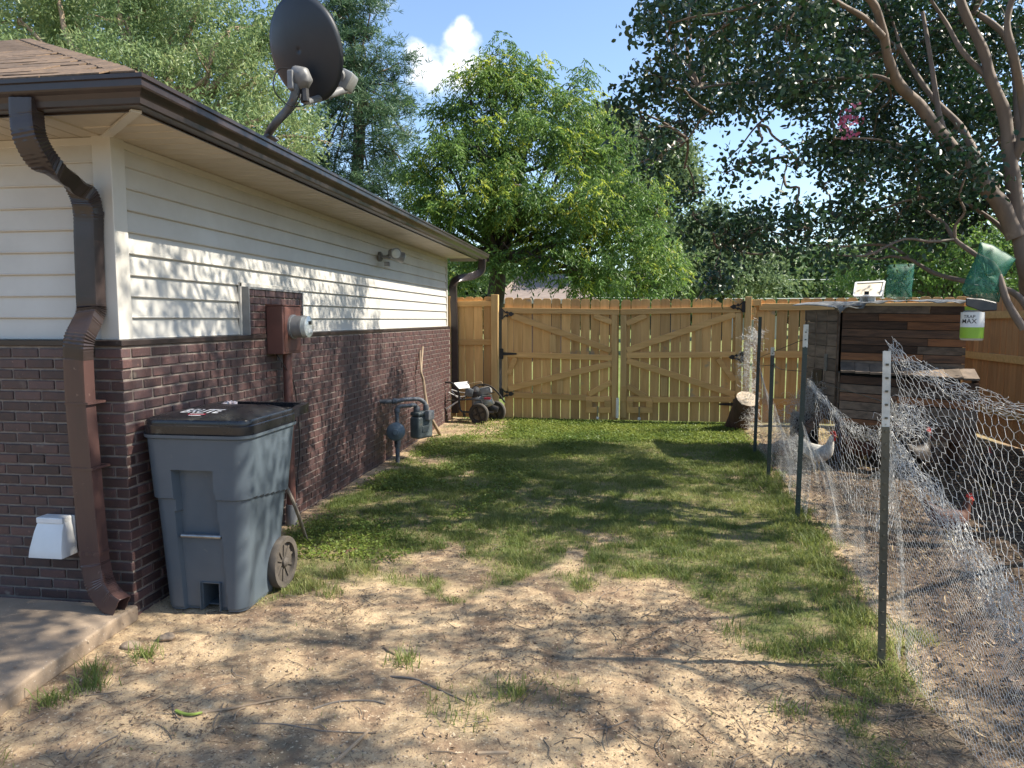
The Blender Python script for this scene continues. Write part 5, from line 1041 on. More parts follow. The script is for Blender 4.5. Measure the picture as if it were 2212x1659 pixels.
# ================================================================== TREES
def limb(mb, a_, b_, r0, r1, n=6, wob=.06, seed=0, sag=0):
    rs = random.Random(seed); a_ = Vector(a_); b_ = Vector(b_); L_ = (b_ - a_).length; P = []
    for i in range(6):
        t_ = i / 5; P.append(a_.lerp(b_, t_) + Vector((rs.uniform(-1, 1), rs.uniform(-1, 1), rs.uniform(-1, 1))) * wob * L_ * math.sin(math.pi * t_) * .6 + Vector((0, 0, sag * L_ * math.sin(math.pi * t_))))
    C = curve(P, 3); mb.tube(C, [r0 + (r1 - r0) * (i / (len(C) - 1)) ** .8 for i in range(len(C))], n); return C
def clumps(blobs, per, rmin=.45):
    """sub-clump centres spread over the outer part of each blob"""
    C = []; Rr_ = []
    for (c, r) in blobs:
        n = max(3, int(per * r * r)); d = rdir(n); q = RN.uniform(rmin ** 3, 1, (n, 1)) ** (1 / 3.)
        C.append(np.array(c)[None] + d * q * r * np.array([1, 1, .85])); Rr_.append(np.full(n, r))
    return np.concatenate(C), np.concatenate(Rr_)
def B(px, py, D, rpx): return (AD(px, py, D), rpx * D / F_)
def simple_leaves(C, n_per, spread, flat=.6): 
    n = len(C) * n_per; base = np.repeat(C, n_per, 0) + RN.normal(size=(n, 3)) * spread * np.array([1, 1, flat]); return base
def tree(nm, lab, base, blobs, trunk_r, leafm, barkm, kind='broad', per=14, n_per=60, spread=.28, L_=.10, W_=.045, grp=None, cat='tree', fork=None, second=None, twigs=True, droop=.5, limb_r=.3):
    t_ = root(nm, base, lab, cat, grp); base = Vector(base); C, Rr_ = clumps(blobs, per); cz = Vector(sum((Vector(b_[0]) for b_ in blobs), Vector()) / len(blobs))
    fork = fork or Vector((base.x * .6 + cz.x * .4, base.y * .8 + cz.y * .2, base.z + (cz.z - base.z) * .45)); fork = Vector(fork)
    mb = MB(); limb(mb, base - Vector((0, 0, .2)), fork, trunk_r, trunk_r * .72, 12, .03, 1); mb.build('trunk', M[barkm], t_, True, auto=80)
    mb = MB()
    for i, (c, r) in enumerate(blobs):
        limb(mb, fork + Vector((0, 0, (i % 3) * .2 * trunk_r)), c, trunk_r * limb_r, .015 + r * .012, 6, .10, i)
        if twigs and r < 3:
            for k in range(4): d = rdir(1)[0]; limb(mb, Vector(c), Vector(c) + Vector(d) * r * .8, .012 + r * .01, .004, 4, .15, i * 7 + k)
    o = mb.build('branches', M[barkm], t_, True, auto=80)
    if kind == 'broad':
        b0 = simple_leaves(C, n_per, spread); d = rdir(len(b0)); d[:, 2] -= droop; leaves('crown', b0, d, rdir(len(b0)), L_ * RN.uniform(.7, 1.25, len(b0)), W_ * RN.uniform(.8, 1.2, len(b0)), M[leafm], t_, .2)
    elif kind == 'spray':     # drooping compound leaves: a rachis with paired leaflets
        def sprays(Cs, per_c, mt_, nm_):
            n = len(Cs) * per_c; o_ = np.repeat(Cs, per_c, 0) + RN.normal(size=(n, 3)) * spread * np.array([1, 1, .7]); rd = rdir(n); rd[:, 2] = rd[:, 2] * .5 - .15; rd /= np.linalg.norm(rd, axis=1, keepdims=True)
            rl = RN.uniform(.22, .38, n) * (L_ / .12); bs = []; ds_ = []; sd_ = []
            sv = np.cross(rd, np.array([0, 0, 1.])); sv /= np.linalg.norm(sv, axis=1, keepdims=True) + 1e-9
            for k in range(9):
                q = (k // 2 + 1) / 5.; sg = (-1, 1)[k % 2] if k < 8 else 0; p = o_ + rd * (rl * q)[:, None]; p[:, 2] -= rl * q * q * .55
                d = rd * (.55 + (sg == 0) * .5) + sv * sg * .8; d[:, 2] -= .55 + .35 * q; d += RN.normal(size=d.shape) * .15; bs.append(p); ds_.append(d); sd_.append(rd + RN.normal(size=rd.shape) * .5)
            b_ = np.concatenate(bs); leaves(nm_, b_, np.concatenate(ds_), np.concatenate(sd_), L_ * RN.uniform(.75, 1.2, len(b_)), W_, mt_, t_, .15, None, .15)
        sprays(C, n_per, M[leafm], 'crown')
        if second: S = C[RN.rand(len(C)) < second[1]] + np.array([.12, -.05, .12]); sprays(S, max(n_per // 2, 2), M[second[0]], 'sunlit_young_growth')  # new sprays coloured as sunlit, shifted up and towards the sun
    elif kind == 'pine':
        n = len(C) * n_per; o_ = np.repeat(C, n_per, 0) + RN.normal(size=(n, 3)) * spread * np.array([1, 1, .35]); k = 11
        bb_ = np.repeat(o_, k, 0); d = rdir(len(bb_)); d[:, 2] = d[:, 2] * .7 + .25; leaves('crown', bb_, d, rdir(len(bb_)), L_ * RN.uniform(.7, 1.2, len(bb_)), W_, M[leafm], t_, .0)
    return t_
# pecan beyond the gate
D = 16.5
pec = [B(*q) for q in [(1060, 125, D, 50), (1120, 175, D + .5, 62), (1015, 205, D, 62), (1080, 235, D, 80), (1165, 215, D + .8, 52), (1232, 185, D + .5, 42), (1235, 250, D, 62), (955, 260, D + .3, 48), (1150, 290, D - .4, 85), (950, 335, D, 68), (1040, 330, D - .6, 90), (1250, 330, D - .3, 85), (1335, 345, D, 52), (940, 425, D - .5, 55), (1020, 430, D - 1, 80), (1130, 410, D - 1.2, 90), (1240, 430, D - 1, 90), (1345, 420, D - .6, 78), (1420, 450, D, 52), (970, 500, D - .4, 60), (1165, 470, D - .5, 62), (1275, 515, D - 1, 72), (1370, 520, D - .8, 75), (1440, 540, D, 48), (1300, 600, D - 1, 60), (1400, 610, D - .6, 60), (1262, 592, D - 1.2, 38), (1105, 490, D + 1, 55), (990, 580, D + 1.5, 50), (1105, 545, D - 1, 40), (1185, 550, D - 1.4, 40), (1035, 560, D - .5, 36), (902, 440, D, 42), (908, 515, D + .5, 40), (925, 375, D, 44), (1290, 270, D + .3, 40), (1140, 560, D - 1, 26)]]
pb_ = AD(1062, 640, D); tree('pecan_tree', 'broad bright green pecan tree with drooping leaflets behind the wooden gate', (pb_.x, pb_.y, 0), pec, .26, 'leaf_pecan', 'bark_dark', 'spray', per=24, n_per=21, spread=.20, L_=.12, W_=.034, fork=AD(1075, 560, D), second=('leaf_yellow', .30))
# trees behind the house
D = 12.5
oak = [B(*q) for q in [(-60, 60, D, 110), (40, 40, D, 95), (150, 30, D + .5, 95), (270, 45, D, 95), (390, 40, D + .5, 95), (500, 60, D, 90), (600, 60, D + .6, 80), (60, 140, D - .6, 80), (210, 130, D - .5, 85), (330, 160, D - .5, 85), (450, 160, D - .2, 90), (560, 170, D, 80), (660, 110, D + .5, 60), (440, 250, D - .5, 80), (540, 270, D - .4, 75), (630, 230, D, 65), (680, 300, D, 50), (610, 330, D - .3, 60), (510, 350, D - .5, 70), (650, 20, D + .5, 60), (260, -40, D, 100), (90, -60, D, 100), (440, -60, D, 100)]]
ob = AD(300, 600, D + .5); tree('oak_tree', 'pale green feathery oak tree rising behind the house roof', (ob.x, ob.y, 0), oak, .34, 'leaf_oak', 'stick', 'broad', per=34, n_per=130, spread=.20, L_=.105, W_=.026, fork=AD(320, 330, D), droop=.7, limb_r=.28)
oak2 = [B(*q) for q in [(60, 60, 18, 120), (240, 80, 18.5, 120), (400, 100, 18, 110), (560, 110, 18.5, 100), (480, 240, 18, 90), (600, 260, 18, 80), (330, -30, 18, 130), (130, -40, 18, 130)]]
ob = AD(350, 600, 18.5); tree('oak_tree', 'darker leafy oak tree seen through gaps of the pale oak', (ob.x, ob.y, 0), oak2, .34, 'leaf_far', 'bark_dark', 'broad', per=14, n_per=120, spread=.34, L_=.15, W_=.06)
D = 20.5
pin = [B(*q) for q in [(740, -30, D, 60), (800, 20, D, 40), (745, 40, D, 55), (700, 10, D + .5, 60), (790, 75, D, 42), (735, 105, D, 60), (815, 120, D - .5, 42), (860, 135, D, 30), (770, 160, D, 50), (850, 185, D, 42), (700, 190, D + .5, 55), (790, 220, D - .6, 55), (865, 235, D, 38), (730, 260, D, 50), (830, 275, D - .6, 55), (880, 290, D, 26), (700, 330, D, 45), (770, 320, D - .5, 45), (850, 340, D - .4, 48), (720, 390, D - .3, 50), (800, 385, D - .6, 55), (870, 400, D, 40), (840, 440, D, 45), (770, 440, D, 45), (900, 450, D, 35), (640, 350, D, 50), (590, 330, D, 40)]]
ob = AD(770, 650, D); tree('pine_tree', 'tall blue green pine tree standing between the oak and the pecan', (ob.x, ob.y, 0), pin, .22, 'leaf_pine', 'bark_pine', 'pine', per=26, n_per=17, spread=.24, L_=.20, W_=.022, fork=AD(775, 180, D), limb_r=.16)
# grey green trees further back
bgt = [([(1290, 280, 30, 55), (1330, 290, 30, 60), (1390, 310, 30, 70), (1420, 420, 30, 80), (1480, 400, 31, 55), (1300, 360, 30, 70), (1440, 370, 30, 60), (1350, 420, 30, 90), (1450, 300, 30, 38), (1480, 330, 30, 36)], 'airy grey green tree behind the pecan and the crape myrtle', 'leaf_pale', (1380, 640, 30)),
       ([(1500, 520, 34, 75), (1590, 520, 34, 62), (1650, 580, 34, 60), (1560, 600, 32, 60), (1560, 560, 33, 60), (1480, 600, 33, 60), (1530, 470, 34, 40), (1610, 600, 33, 50)], 'rounded pale tree beyond the fence where the two gate leaves end', 'leaf_pale', (1520, 640, 34)),
       ([(1960, 520, 24, 80), (2060, 560, 24, 75), (1890, 580, 24, 60), (2120, 480, 24, 80), (1990, 610, 24, 60), (2180, 580, 24, 70), (2020, 450, 24, 60), (2260, 520, 24, 90)], 'bright green leafy tree beyond the fence above the coop roof', 'leaf_pecan', (2040, 640, 24))]
for bl_, lab, lm, bs_ in bgt:
    ob = AD(*bs_); tree('background_tree', lab, (ob.x, ob.y, 0), [B(*q) for q in bl_], .3, lm, 'bark_dark', 'broad', per=8 if bs_[2] > 28 else 10, n_per=160, spread=.42, L_=.24 if bs_[2] > 28 else .17, W_=.10 if bs_[2] > 28 else .075)
far_lab = ['dark rounded tree of the distant row, partly hidden by the pecan', 'distant tree of the row just above the gate latch', 'distant broad tree behind the small grey gabled house', 'distant dark tree crossed by the two cables', 'distant full tree left of the solar lamp', 'distant tree directly behind the solar lamp', 'distant tall tree behind the pale gauze trap', 'distant tree behind the bright tree over the coop', 'distant tree above the side fence top', 'distant tree at the far end of the row beyond the side fence', 'small distant tree seen under the house gutter end', 'distant tree filling the gap beside the brick house']
for i, lab in enumerate(far_lab):
    if i < 10: px_, dd_ = 1470 + i * 92, 52 + (i * 37 % 17)
    else: px_, dd_ = (990, 1060)[i - 10], 42
    hh_ = (125, 110, 100, 105, 100, 110, 125, 140, 120, 125, 90, 70)[i]
    bl_ = [B(px_ + dx_, 660 - hh_ * fy_, dd_ + dz_, hh_ * rr_) for dx_, fy_, dz_, rr_ in ((-28, .35, 0, .5), (30, .3, -1, .5), (0, .75, 0, .5), (-12, 1.05, 0, .32), (36, .72, 1, .36), (-38, .7, 1, .3))]
    ob = AD(px_, 690, dd_); tree('far_tree', lab, (ob.x, ob.y, 0), bl_, .35, ('leaf_far', 'leaf_pale', 'leaf_far')[i % 3], 'bark_dark', 'broad', per=1.4, n_per=150, spread=.85, L_=.55, W_=.30, grp='row of trees beyond the far lawn', twigs=False)
# distant woods closing the horizon on every side
pts_ = []; 
for k in range(420):
    a_ = 2 * math.pi * k / 420 + RN.normal() * .004; q = 115 + RN.rand() * 30
    if -.1 < a_ < .1: pass
    hgt_ = 7 + 5 * RN.rand(); n = 45; c = np.array([q * math.cos(a_), q * math.sin(a_), 0]); pts_.append(c + np.abs(RN.normal(size=(n, 3))) * 0 + np.stack([RN.normal(size=n) * 2.2, RN.normal(size=n) * 2.2, RN.rand(n) ** .8 * hgt_], 1))
pts_ = np.concatenate(pts_); w_ = leaves('distant_woods', pts_, rdir(len(pts_)), rdir(len(pts_)), 3.6, 2.4, M['leaf_far'], None, .3); tag(w_, kind='stuff')

# ------------------------------------------------------------------ crape myrtle over the run
cm = root('crape_myrtle', (3.72, 5.4, 0), 'large crape myrtle with smooth fanning trunks shading the chicken run', 'tree')
def q3(x, y, D=5.2): return AD(*c3(x, y), D)
st0 = Vector((3.62, 5.55, 0))
stems = [([st0, q3(2010, 1560, 5.3), q3(1962, 1350), q3(1915, 1120), q3(1890, 900), q3(1870, 760), q3(1845, 560), q3(1780, 400), q3(1740, 250), q3(1640, 40), q3(1590, -160)], .095, .035),
         ([q3(1905, 1180), q3(1830, 1020), q3(1760, 940), q3(1660, 820), q3(1540, 680), q3(1420, 520), q3(1330, 430, 5.1), q3(1270, 300, 5.0), q3(1240, 150, 4.9), q3(1180, 0, 4.8), q3(1000, -120, 4.7)], .085, .028),
         ([q3(1860, 1060, 5.4), q3(1790, 920, 5.6), q3(1700, 760, 5.7), q3(1620, 620, 5.8), q3(1500, 500, 5.9), q3(1400, 360, 6), q3(1330, 240, 6)], .055, .022),
         ([q3(1950, 1250, 5.5), q3(1985, 1050, 5.6), q3(1960, 800, 5.7), q3(1920, 600, 5.8), q3(1905, 380, 5.9), q3(1850, 180, 5.9), q3(1700, 60, 6)], .07, .03),
         ([q3(1890, 800, 5.2), q3(1950, 640, 5.1), q3(1935, 500, 5.1), q3(1900, 300, 5.0), q3(1860, 120, 5), q3(1900, -60, 5)], .05, .025),
         ([q3(1560, 700, 5.2), q3(1520, 560, 5.3), q3(1480, 300, 5.4), q3(1440, 60, 5.5)], .032, .018),
         ([q3(1240, 180, 4.9), q3(1150, 90, 4.8), q3(1030, 20, 4.7), q3(900, -60, 4.6)], .032, .016),
         ([q3(1780, 400, 5.2), q3(1640, 260, 5.3), q3(1560, 120, 5.4), q3(1480, 0, 5.4)], .03, .015),
         ([q3(1330, 430, 5.1), q3(1200, 380, 5.2), q3(1000, 395, 5.3), q3(700, 410, 5.5), q3(480, 415, 5.7), q3(330, 440, 5.9)], .026, .009),
         ([q3(1800, 960, 5.4), q3(1650, 930, 5.5), q3(1460, 790, 5.6), q3(1250, 700, 5.8), q3(1000, 690, 6)], .028, .008),
         ([q3(1870, 1180, 5.3), q3(1780, 1090, 5.4), q3(1600, 990, 5.5), q3(1400, 990, 5.6), q3(1200, 1050, 5.8), q3(1000, 1090, 6)], .026, .007),
         ([q3(1944, 1640, 4.9), q3(1860, 1500, 4.95), q3(1800, 1330, 5.0), q3(1700, 1265, 5.1), q3(1600, 1190, 5.2), q3(1545, 1110, 5.3), q3(1460, 1050, 5.4), q3(1430, 990, 5.5)], .036, .010),
         ([q3(1980, 1560, 5.0), q3(1880, 1450, 5.1), q3(1650, 1400, 5.3), q3(1500, 1360, 5.5), q3(1380, 1290, 5.6), q3(1260, 1220, 5.8), q3(1050, 1225, 6), q3(800, 1215, 6.2)], .034, .008),
         ([q3(1380, 1290, 5.6), q3(1280, 1275, 5.7), q3(1220, 1290, 5.8), q3(1150, 1275, 5.9)], .018, .006),
         ([q3(470, 790, 5.9), q3(540, 720, 5.8), q3(620, 620, 5.7), q3(800, 460, 5.5), q3(880, 400, 5.4)], .006, .014),
         ([q3(60, 850, 6), q3(160, 750, 6), q3(270, 690, 5.9), q3(330, 600, 5.9), q3(390, 560, 5.8)], .005, .012),
         ([q3(720, 1010, 6), q3(750, 880, 5.9), q3(770, 780, 5.9)], .004, .009), ([q3(310, 1500, 6.1), q3(350, 1440, 6.1), q3(400, 1340, 6.1), q3(440, 1240, 6.1)], .004, .008),
         ([st0 + Vector((.2, .2, 0)), Vector((4.1, 5.9, 1.4)), Vector((4.5, 6.5, 2.6)), Vector((4.8, 7.3, 3.8)), Vector((4.9, 8.2, 4.6))], .06, .02),
         ([st0 + Vector((.15, -.1, 0)), Vector((3.95, 5.0, 1.4)), Vector((4.0, 4.3, 2.6)), Vector((3.7, 3.9, 3.8)), Vector((3.3, 3.6, 4.7))], .05, .012)]
for i, (p_, r0, r1) in enumerate(stems):
    r0 *= .74; r1 *= .72
    C = curve(p_, 5); n = len(C); MB().tube(C, [(r0 + (r1 - r0) * (k / (n - 1)) ** .9) * (1 + .05 * math.sin(k * 1.3 + i)) for k in range(n)], 14).build('trunk' if i in (0, 1, 2, 3, 18, 19) else 'branch', M['bark'], cm, True, auto=80)
vis = [(1450, 50, 72), (1560, 60, 95), (1700, 50, 105), (1850, 60, 110), (2000, 80, 110), (2150, 80, 100), (1430, 165, 58), (1530, 180, 88), (1650, 185, 78), (1790, 190, 92), (1930, 210, 95), (2080, 220, 95), (2190, 240, 80), (1335, 228, 36), (1385, 250, 44), (1470, 262, 40), (1405, 30, 30), (1400, 300, 40), (1385, 350, 22), (1430, 330, 28),
       (1570, 372, 34), (1625, 350, 40), (1720, 345, 44), (1800, 315, 60), (1880, 335, 70), (1980, 345, 80), (2090, 365, 75), (2180, 380, 50), (1780, 395, 30), (1870, 395, 40),
       (1500, 415, 36), (1495, 465, 34), (1570, 500, 44), (1640, 490, 52), (1740, 490, 56), (1840, 480, 58), (1940, 470, 60), (2040, 450, 62), (2130, 450, 50), (1600, 535, 32), (1700, 545, 36), (1555, 590, 22), (1540, 615, 16), (1800, 550, 30), (1900, 540, 30), (2010, 520, 30)]
cb_ = []
for i, (x, y, r_) in enumerate(vis):
    for D_ in ((6.6, 7.8) if x > 1790 and y < 340 else (5.2, 6.8) if r_ > 50 else (5.8,)): D2 = D_ + RN.normal() * .5; cb_.append((AD(x, y, D2), r_ * D2 / F_ * .96))
# boughs of the same crown above and beside the picture, where they throw the dappled shade
hid = [((1.2, 4.4, 4.7), .75), ((2.2, 4.0, 4.6), .8), ((3.2, 3.6, 4.4), .8), ((2.4, 3.0, 4.9), .6), ((3.4, 2.7, 4.6), .7), ((4.4, 3.4, 4.2), .8), ((4.3, 4.4, 4.6), .9), ((1.8, 5.4, 5.2), .7), ((3.2, 5.2, 5.2), .9), ((4.6, 5.6, 4.8), .9), ((5.2, 4.6, 3.6), .8), ((5.4, 6.2, 4.0), .9), ((5.0, 7.2, 4.6), .9), ((4.4, 8.0, 5.0), .8), ((5.6, 8.2, 4.4), .85), ((3.8, 7.2, 5.4), .8), ((2.8, 7.8, 5.0), .6), ((5.8, 7.2, 3.4), .8), ((3.4, 6.4, 5.6), .6), ((6.0, 5.4, 3.2), .7), ((1.0, 5.8, 4.9), .5), ((4.9, 2.9, 3.2), .6), ((4.8, 8.6, 3.9), .6), ((3.3, 8.4, 4.7), .55)]
hid += [((x_ + dx_, y_, z_), r_) for y_ in (4.0, 4.9, 5.8, 6.7, 7.5) for x_, z_, r_, dx_ in ((.5, 5.1, .55, .2 * math.sin(y_ * 3)), (1.5, 5.9, .6, .3 * math.sin(y_ * 5)), (2.6, 6.5, .6, .2))]
nvis = len(cb_); cb_ += [(Vector(c), r_) for c, r_ in hid]
tw = MB(); ends = [Vector(p[0][-1]) for p in stems] + [Vector(p[0][len(p[0]) // 2]) for p in stems]
for i, (c, r_) in enumerate(cb_):
    e_ = min(ends, key=lambda q: (q - Vector(c)).length); limb(tw, e_, c, .013, .006, 5, .10, i)
    for k in range(5): limb(tw, Vector(c), Vector(c) + Vector(rdir(1)[0]) * r_ * .85, .006, .002, 4, .15, 900 + i * 5 + k)
tw.build('twigs', M['bark'], cm, True, auto=80)
CC, RR = clumps(cb_[:nvis], 195, .15); C2, _r = clumps(cb_[nvis:], 44, .2); CC = np.concatenate([CC, C2]); n_per = 42; b0 = np.repeat(CC, n_per, 0) + RN.normal(size=(len(CC) * n_per, 3)) * .078; d = rdir(len(b0)); d[:, 2] -= .25
leaves('crown', b0, d, rdir(len(b0)), .053 * RN.uniform(.55, 1.3, len(b0)), .034 * RN.uniform(.8, 1.15, len(b0)), M['leaf_crape'], cm, .14, oval=True)
fp_ = AD(*c3(1068, 628), 4.6); b0 = np.array(fp_)[None] + RN.normal(size=(60, 3)) * np.array([.035, .035, .06]); leaves('pink_blossom', b0, rdir(60), rdir(60), .03, .025, mat('pink_petals', (.45, .10, .20), .6), cm, .2)
# ------------------------------------------------------------------ a second tree beside the viewer, only its shade is seen
t2 = root('shade_tree', (9.2, 1.0, 0), 'broadleaf tree beside the yard whose shade dapples the bare soil', 'tree')
MB().tube([(9.2, 1.0, -.2), (9.1, 1.1, 2.2), (8.6, 1.5, 4.8)], [.22, .19, .14], 12).build('trunk', M['bark_dark'], t2, True, auto=80)
cb2 = [(Vector((x, y, z)), r_) for x, y, z, r_ in ((5.6, 1.9, 5.2, .8), (4.9, 2.5, 5.8, .6), (6.3, 2.7, 5.0, .8), (7.2, 2.0, 5.6, .9), (5.2, 1.2, 5.4, .7), (6.2, .9, 5.6, .8), (6.6, 3.4, 5.2, .7), (4.4, 1.7, 5.6, .55), (7.6, 3.2, 4.6, .8), (4.2, 2.6, 6.2, .5), (3.4, 1.7, 5.4, .5), (2.6, 2.4, 5.8, .55), (2.0, 1.9, 5.2, .5), (3.0, 1.1, 5.4, .5), (1.6, 3.1, 5.6, .5), (2.4, 3.2, 6.0, .5), (3.4, 2.8, 6.4, .5), (4.0, .9, 5.6, .6), (2.2, 1.0, 4.9, .4), (1.6, 2.5, 4.9, .5), (2.2, 3.4, 5.2, .45), (1.5, 3.7, 4.6, .4), (2.6, 2.9, 5.6, .55), (1.1, 3.0, 4.4, .4), (3.2, 3.3, 6.4, .5), (3.6, 2.1, 6.6, .55))]
mb = MB()
for i, (c, r_) in enumerate(cb2): limb(mb, (8.6, 1.5, 4.8), c, .03, .010, 6, .1, i)
mb.build('branches', M['bark_dark'], t2, True, auto=80); CC, RR = clumps(cb2, 26, .25); b0 = simple_leaves(CC, 44, .105, .9); leaves('crown', b0, rdir(len(b0)), rdir(len(b0)), .085, .055, M['leaf_far'], t2, .15)

# ================================================================== BEYOND THE FENCE
nh = root('neighbour_house', (-1, 30, 0), 'low brick house with grey hip roof seen behind the pecan tree', 'house')
def ap(x, y, Y): return AY(x, y, Y)
yk = 27.; pk = ap(1143, 570, yk + 3); ez = 2.35; lft, rgt = ap(1062, 645, yk).x, ap(1215, 640, yk).x - .2
m_ = MB(); m_.bb(lft + .4, rgt - .4, yk + .4, yk + 9, -.1, ez); m_.build('wall', M['orange_brick'], nh)
m_ = MB(); A3, B3, C3, D3 = (lft, yk, ez), (rgt + 1.6, yk, ez), (rgt + 1.6, yk + 10, ez), (lft, yk + 10, ez); R1, R2 = (pk.x, yk + 4.2, pk.z + .1), (pk.x + .6, yk + 6, pk.z + .1)
m_.add([A3, B3, C3, D3, R1, R2], [(0, 1, 5, 4), (1, 2, 5), (2, 3, 4, 5), (3, 0, 4), (3, 2, 1, 0)]); m_.build('roof', M['shingle_far'], nh)
m_ = MB(); m_.bb(lft, rgt + 1.6, yk - .03, yk, ez - .15, ez + .01); m_.build('eave_board', M['trim'], nh)
for k in range(3): x = lft + 1.6 + k * 2.2; MB().bb(x, x + .9, yk + .37, yk + .41, 1.0, 2.0).build('window', M['glass_dark'], nh)
sh = root('small_house', (11, 62, 0), 'tiny pale gabled house roof far behind the fence, beside the gate post', 'house')
pL, pk2, pR = ap(1600, 646, 60), ap(1633, 633, 60), ap(1655, 644, 60)
m_ = MB(); m_.bb(pL.x, pR.x + 1, 60.5, 66, 0, pL.z - .1); m_.build('wall', M['trim'], sh); m_ = MB(); m_.prism([(pL.x - .3, 60, pL.z - .15), (pk2.x, 60, pk2.z), (pR.x + 1.4, 60, pR.z - .25)], (0, 7, 0)); m_.build('roof', M['shingle_far'], sh); m_ = MB(); m_.prism([(pk2.x - .5, 59.9, pR.z), (pk2.x + .2, 59.9, pk2.z - .12), (pR.x + .3, 59.9, pR.z - .05)], (0, .1, 0)); m_.build('gable', M['trim'], sh)
for i, (ya, yb) in enumerate(((594, 597), (636, 634))):
    a_, b_ = AY(1480, ya, 44), AY(2600, yb, 44); a_ = a_ + (a_ - b_) * .6; P = [a_.lerp(b_, t_ / 12) - Vector((0, 0, .25 * math.sin(math.pi * t_ / 12))) for t_ in range(13)]
    o = MB().tube(P, .022, 5).build('utility_cable', M['label_white'], None, True); tag(o, ('upper thin utility cable crossing in front of the distant trees', 'lower thin utility cable just above the fence tops')[i], 'cable', 'utility cables beyond the fence')

# ================================================================== GROUND COVER
def scatter(n, x0_, x1_, y0_, y1_, dens):
    x = RN.uniform(x0_, x1_, n); y = RN.uniform(y0_, y1_, n); k = RN.rand(n) < dens(x, y); return x[k], y[k]
slab = lambda x, y: (x < -2.38) & (y < 3.42)
def gd(x, y):
    tf = fb(x, y, 7.5, 6, 2); m = grassmask(x, y); return np.where(slab(x, y), 0, np.clip(m ** 1.4 * (.34 + 1.0 * sstep(.40, .70, tf)) * (.6 + .8 * sstep(.38, .6, fb(x, y, 2.4, 2, 3))), 0, 1))
def blades(name, x, y, h, w, mt_, lean=.55):
    n = len(x); z = gheight(x, y); b_ = np.stack([x, y, z - .004], 1); a_ = RN.uniform(0, 2 * np.pi, n); d = np.stack([np.cos(a_) * lean * RN.rand(n), np.sin(a_) * lean * RN.rand(n), np.ones(n)], 1); sd_ = np.stack([np.sin(a_), -np.cos(a_), np.zeros(n)], 1)
    sd_ += RN.normal(size=sd_.shape) * .3; hh_ = h[:, None]; lnv = np.stack([np.cos(a_), np.sin(a_), np.zeros(n)], 1); ww = np.broadcast_to(w, (n,))[:, None]
    V = np.stack([b_ - sd_ * ww / 2, b_ + sd_ * ww / 2, b_ + d * hh_ * .55 + sd_ * ww * .4, b_ + d * hh_ * .55 - sd_ * ww * .4, b_ + d * hh_ * .85 + lnv * hh_ * .38 * RN.rand(n)[:, None]], 1).reshape(-1, 3)
    i = np.arange(n)[:, None] * 5; F = np.concatenate([i + np.array([[0, 1, 2]]), i + np.array([[0, 2, 3]]), i + np.array([[3, 2, 4]])], 0); o = npobj(name, V, F, mt_, None, True); return tag(o, kind='stuff')
x, y = scatter(330000, -2.5, 1.6, 2.2, 7.2, gd); blades('lawn_grass', x, y, RN.uniform(.016, .042, len(x)) * (1 + .5 * (fb(x, y, 7.5, 6, 2) > .6)), RN.uniform(.002, .004, len(x)), M['grass'], .9)
x, y = scatter(260000, -2.5, 1.8, 7.0, 11.4, gd); blades('lawn_grass', x, y, RN.uniform(.018, .042, len(x)), RN.uniform(.004, .007, len(x)), M['grass'], .9)
# taller tufts along the wire, the wheel and the patch edges
tx, ty = [], []
for k in range(170):
    yy = RN.uniform(3.3, 9.2); xx = 1.30 + .07 * (yy - 3.3) * .9 + RN.normal() * .10
    tx.append(xx); ty.append(yy)
for k in range(120):
    xx, yy = RN.uniform(-1.9, 1.3), RN.uniform(3.2, 5.8)
    if .2 < grassmask(np.array([xx]), np.array([yy]))[0] < .9: tx.append(xx); ty.append(yy)
for k in range(14):
    xx, yy = RN.uniform(-2.2, 1.0), RN.uniform(1.9, 3.6)
    if fb(np.array([xx]), np.array([yy]), 1.5, 5, 3)[0] > .5: tx.append(xx); ty.append(yy)
for xx, yy in ((-2.3, 2.55), (-2.25, 2.7), (-2.31, 2.8), (-1.75, 3.95), (-1.7, 4.15), (-1.62, 3.85), (-2.2, 3.0), (1.1, 3.3), (1.18, 3.5), (1.02, 3.55), (-2.2, 2.1), (-.6, 1.98), (-1.6, 1.9), (-.95, 3.1), (-.4, 2.9)): tx += [xx] * 2; ty += [yy] * 2
tx, ty = np.array(tx), np.array(ty); X = np.repeat(tx, 60) + RN.normal(size=len(tx) * 60) * .035; Y = np.repeat(ty, 60) + RN.normal(size=len(tx) * 60) * .035
blades('grass_tufts', X, Y, RN.uniform(.03, .095, len(X)), RN.uniform(.002, .0045, len(X)), M['grass'], 1.0)
x, y = scatter(90000, -2.45, 4.9, 1.3, 11, lambda x, y: .05 * (1 - grassmask(x, y)) * (x < 1.4) * ~slab(x, y)); blades('sparse_grass', x, y, RN.uniform(.01, .03, len(x)), .0028, M['grass'], 1.2)
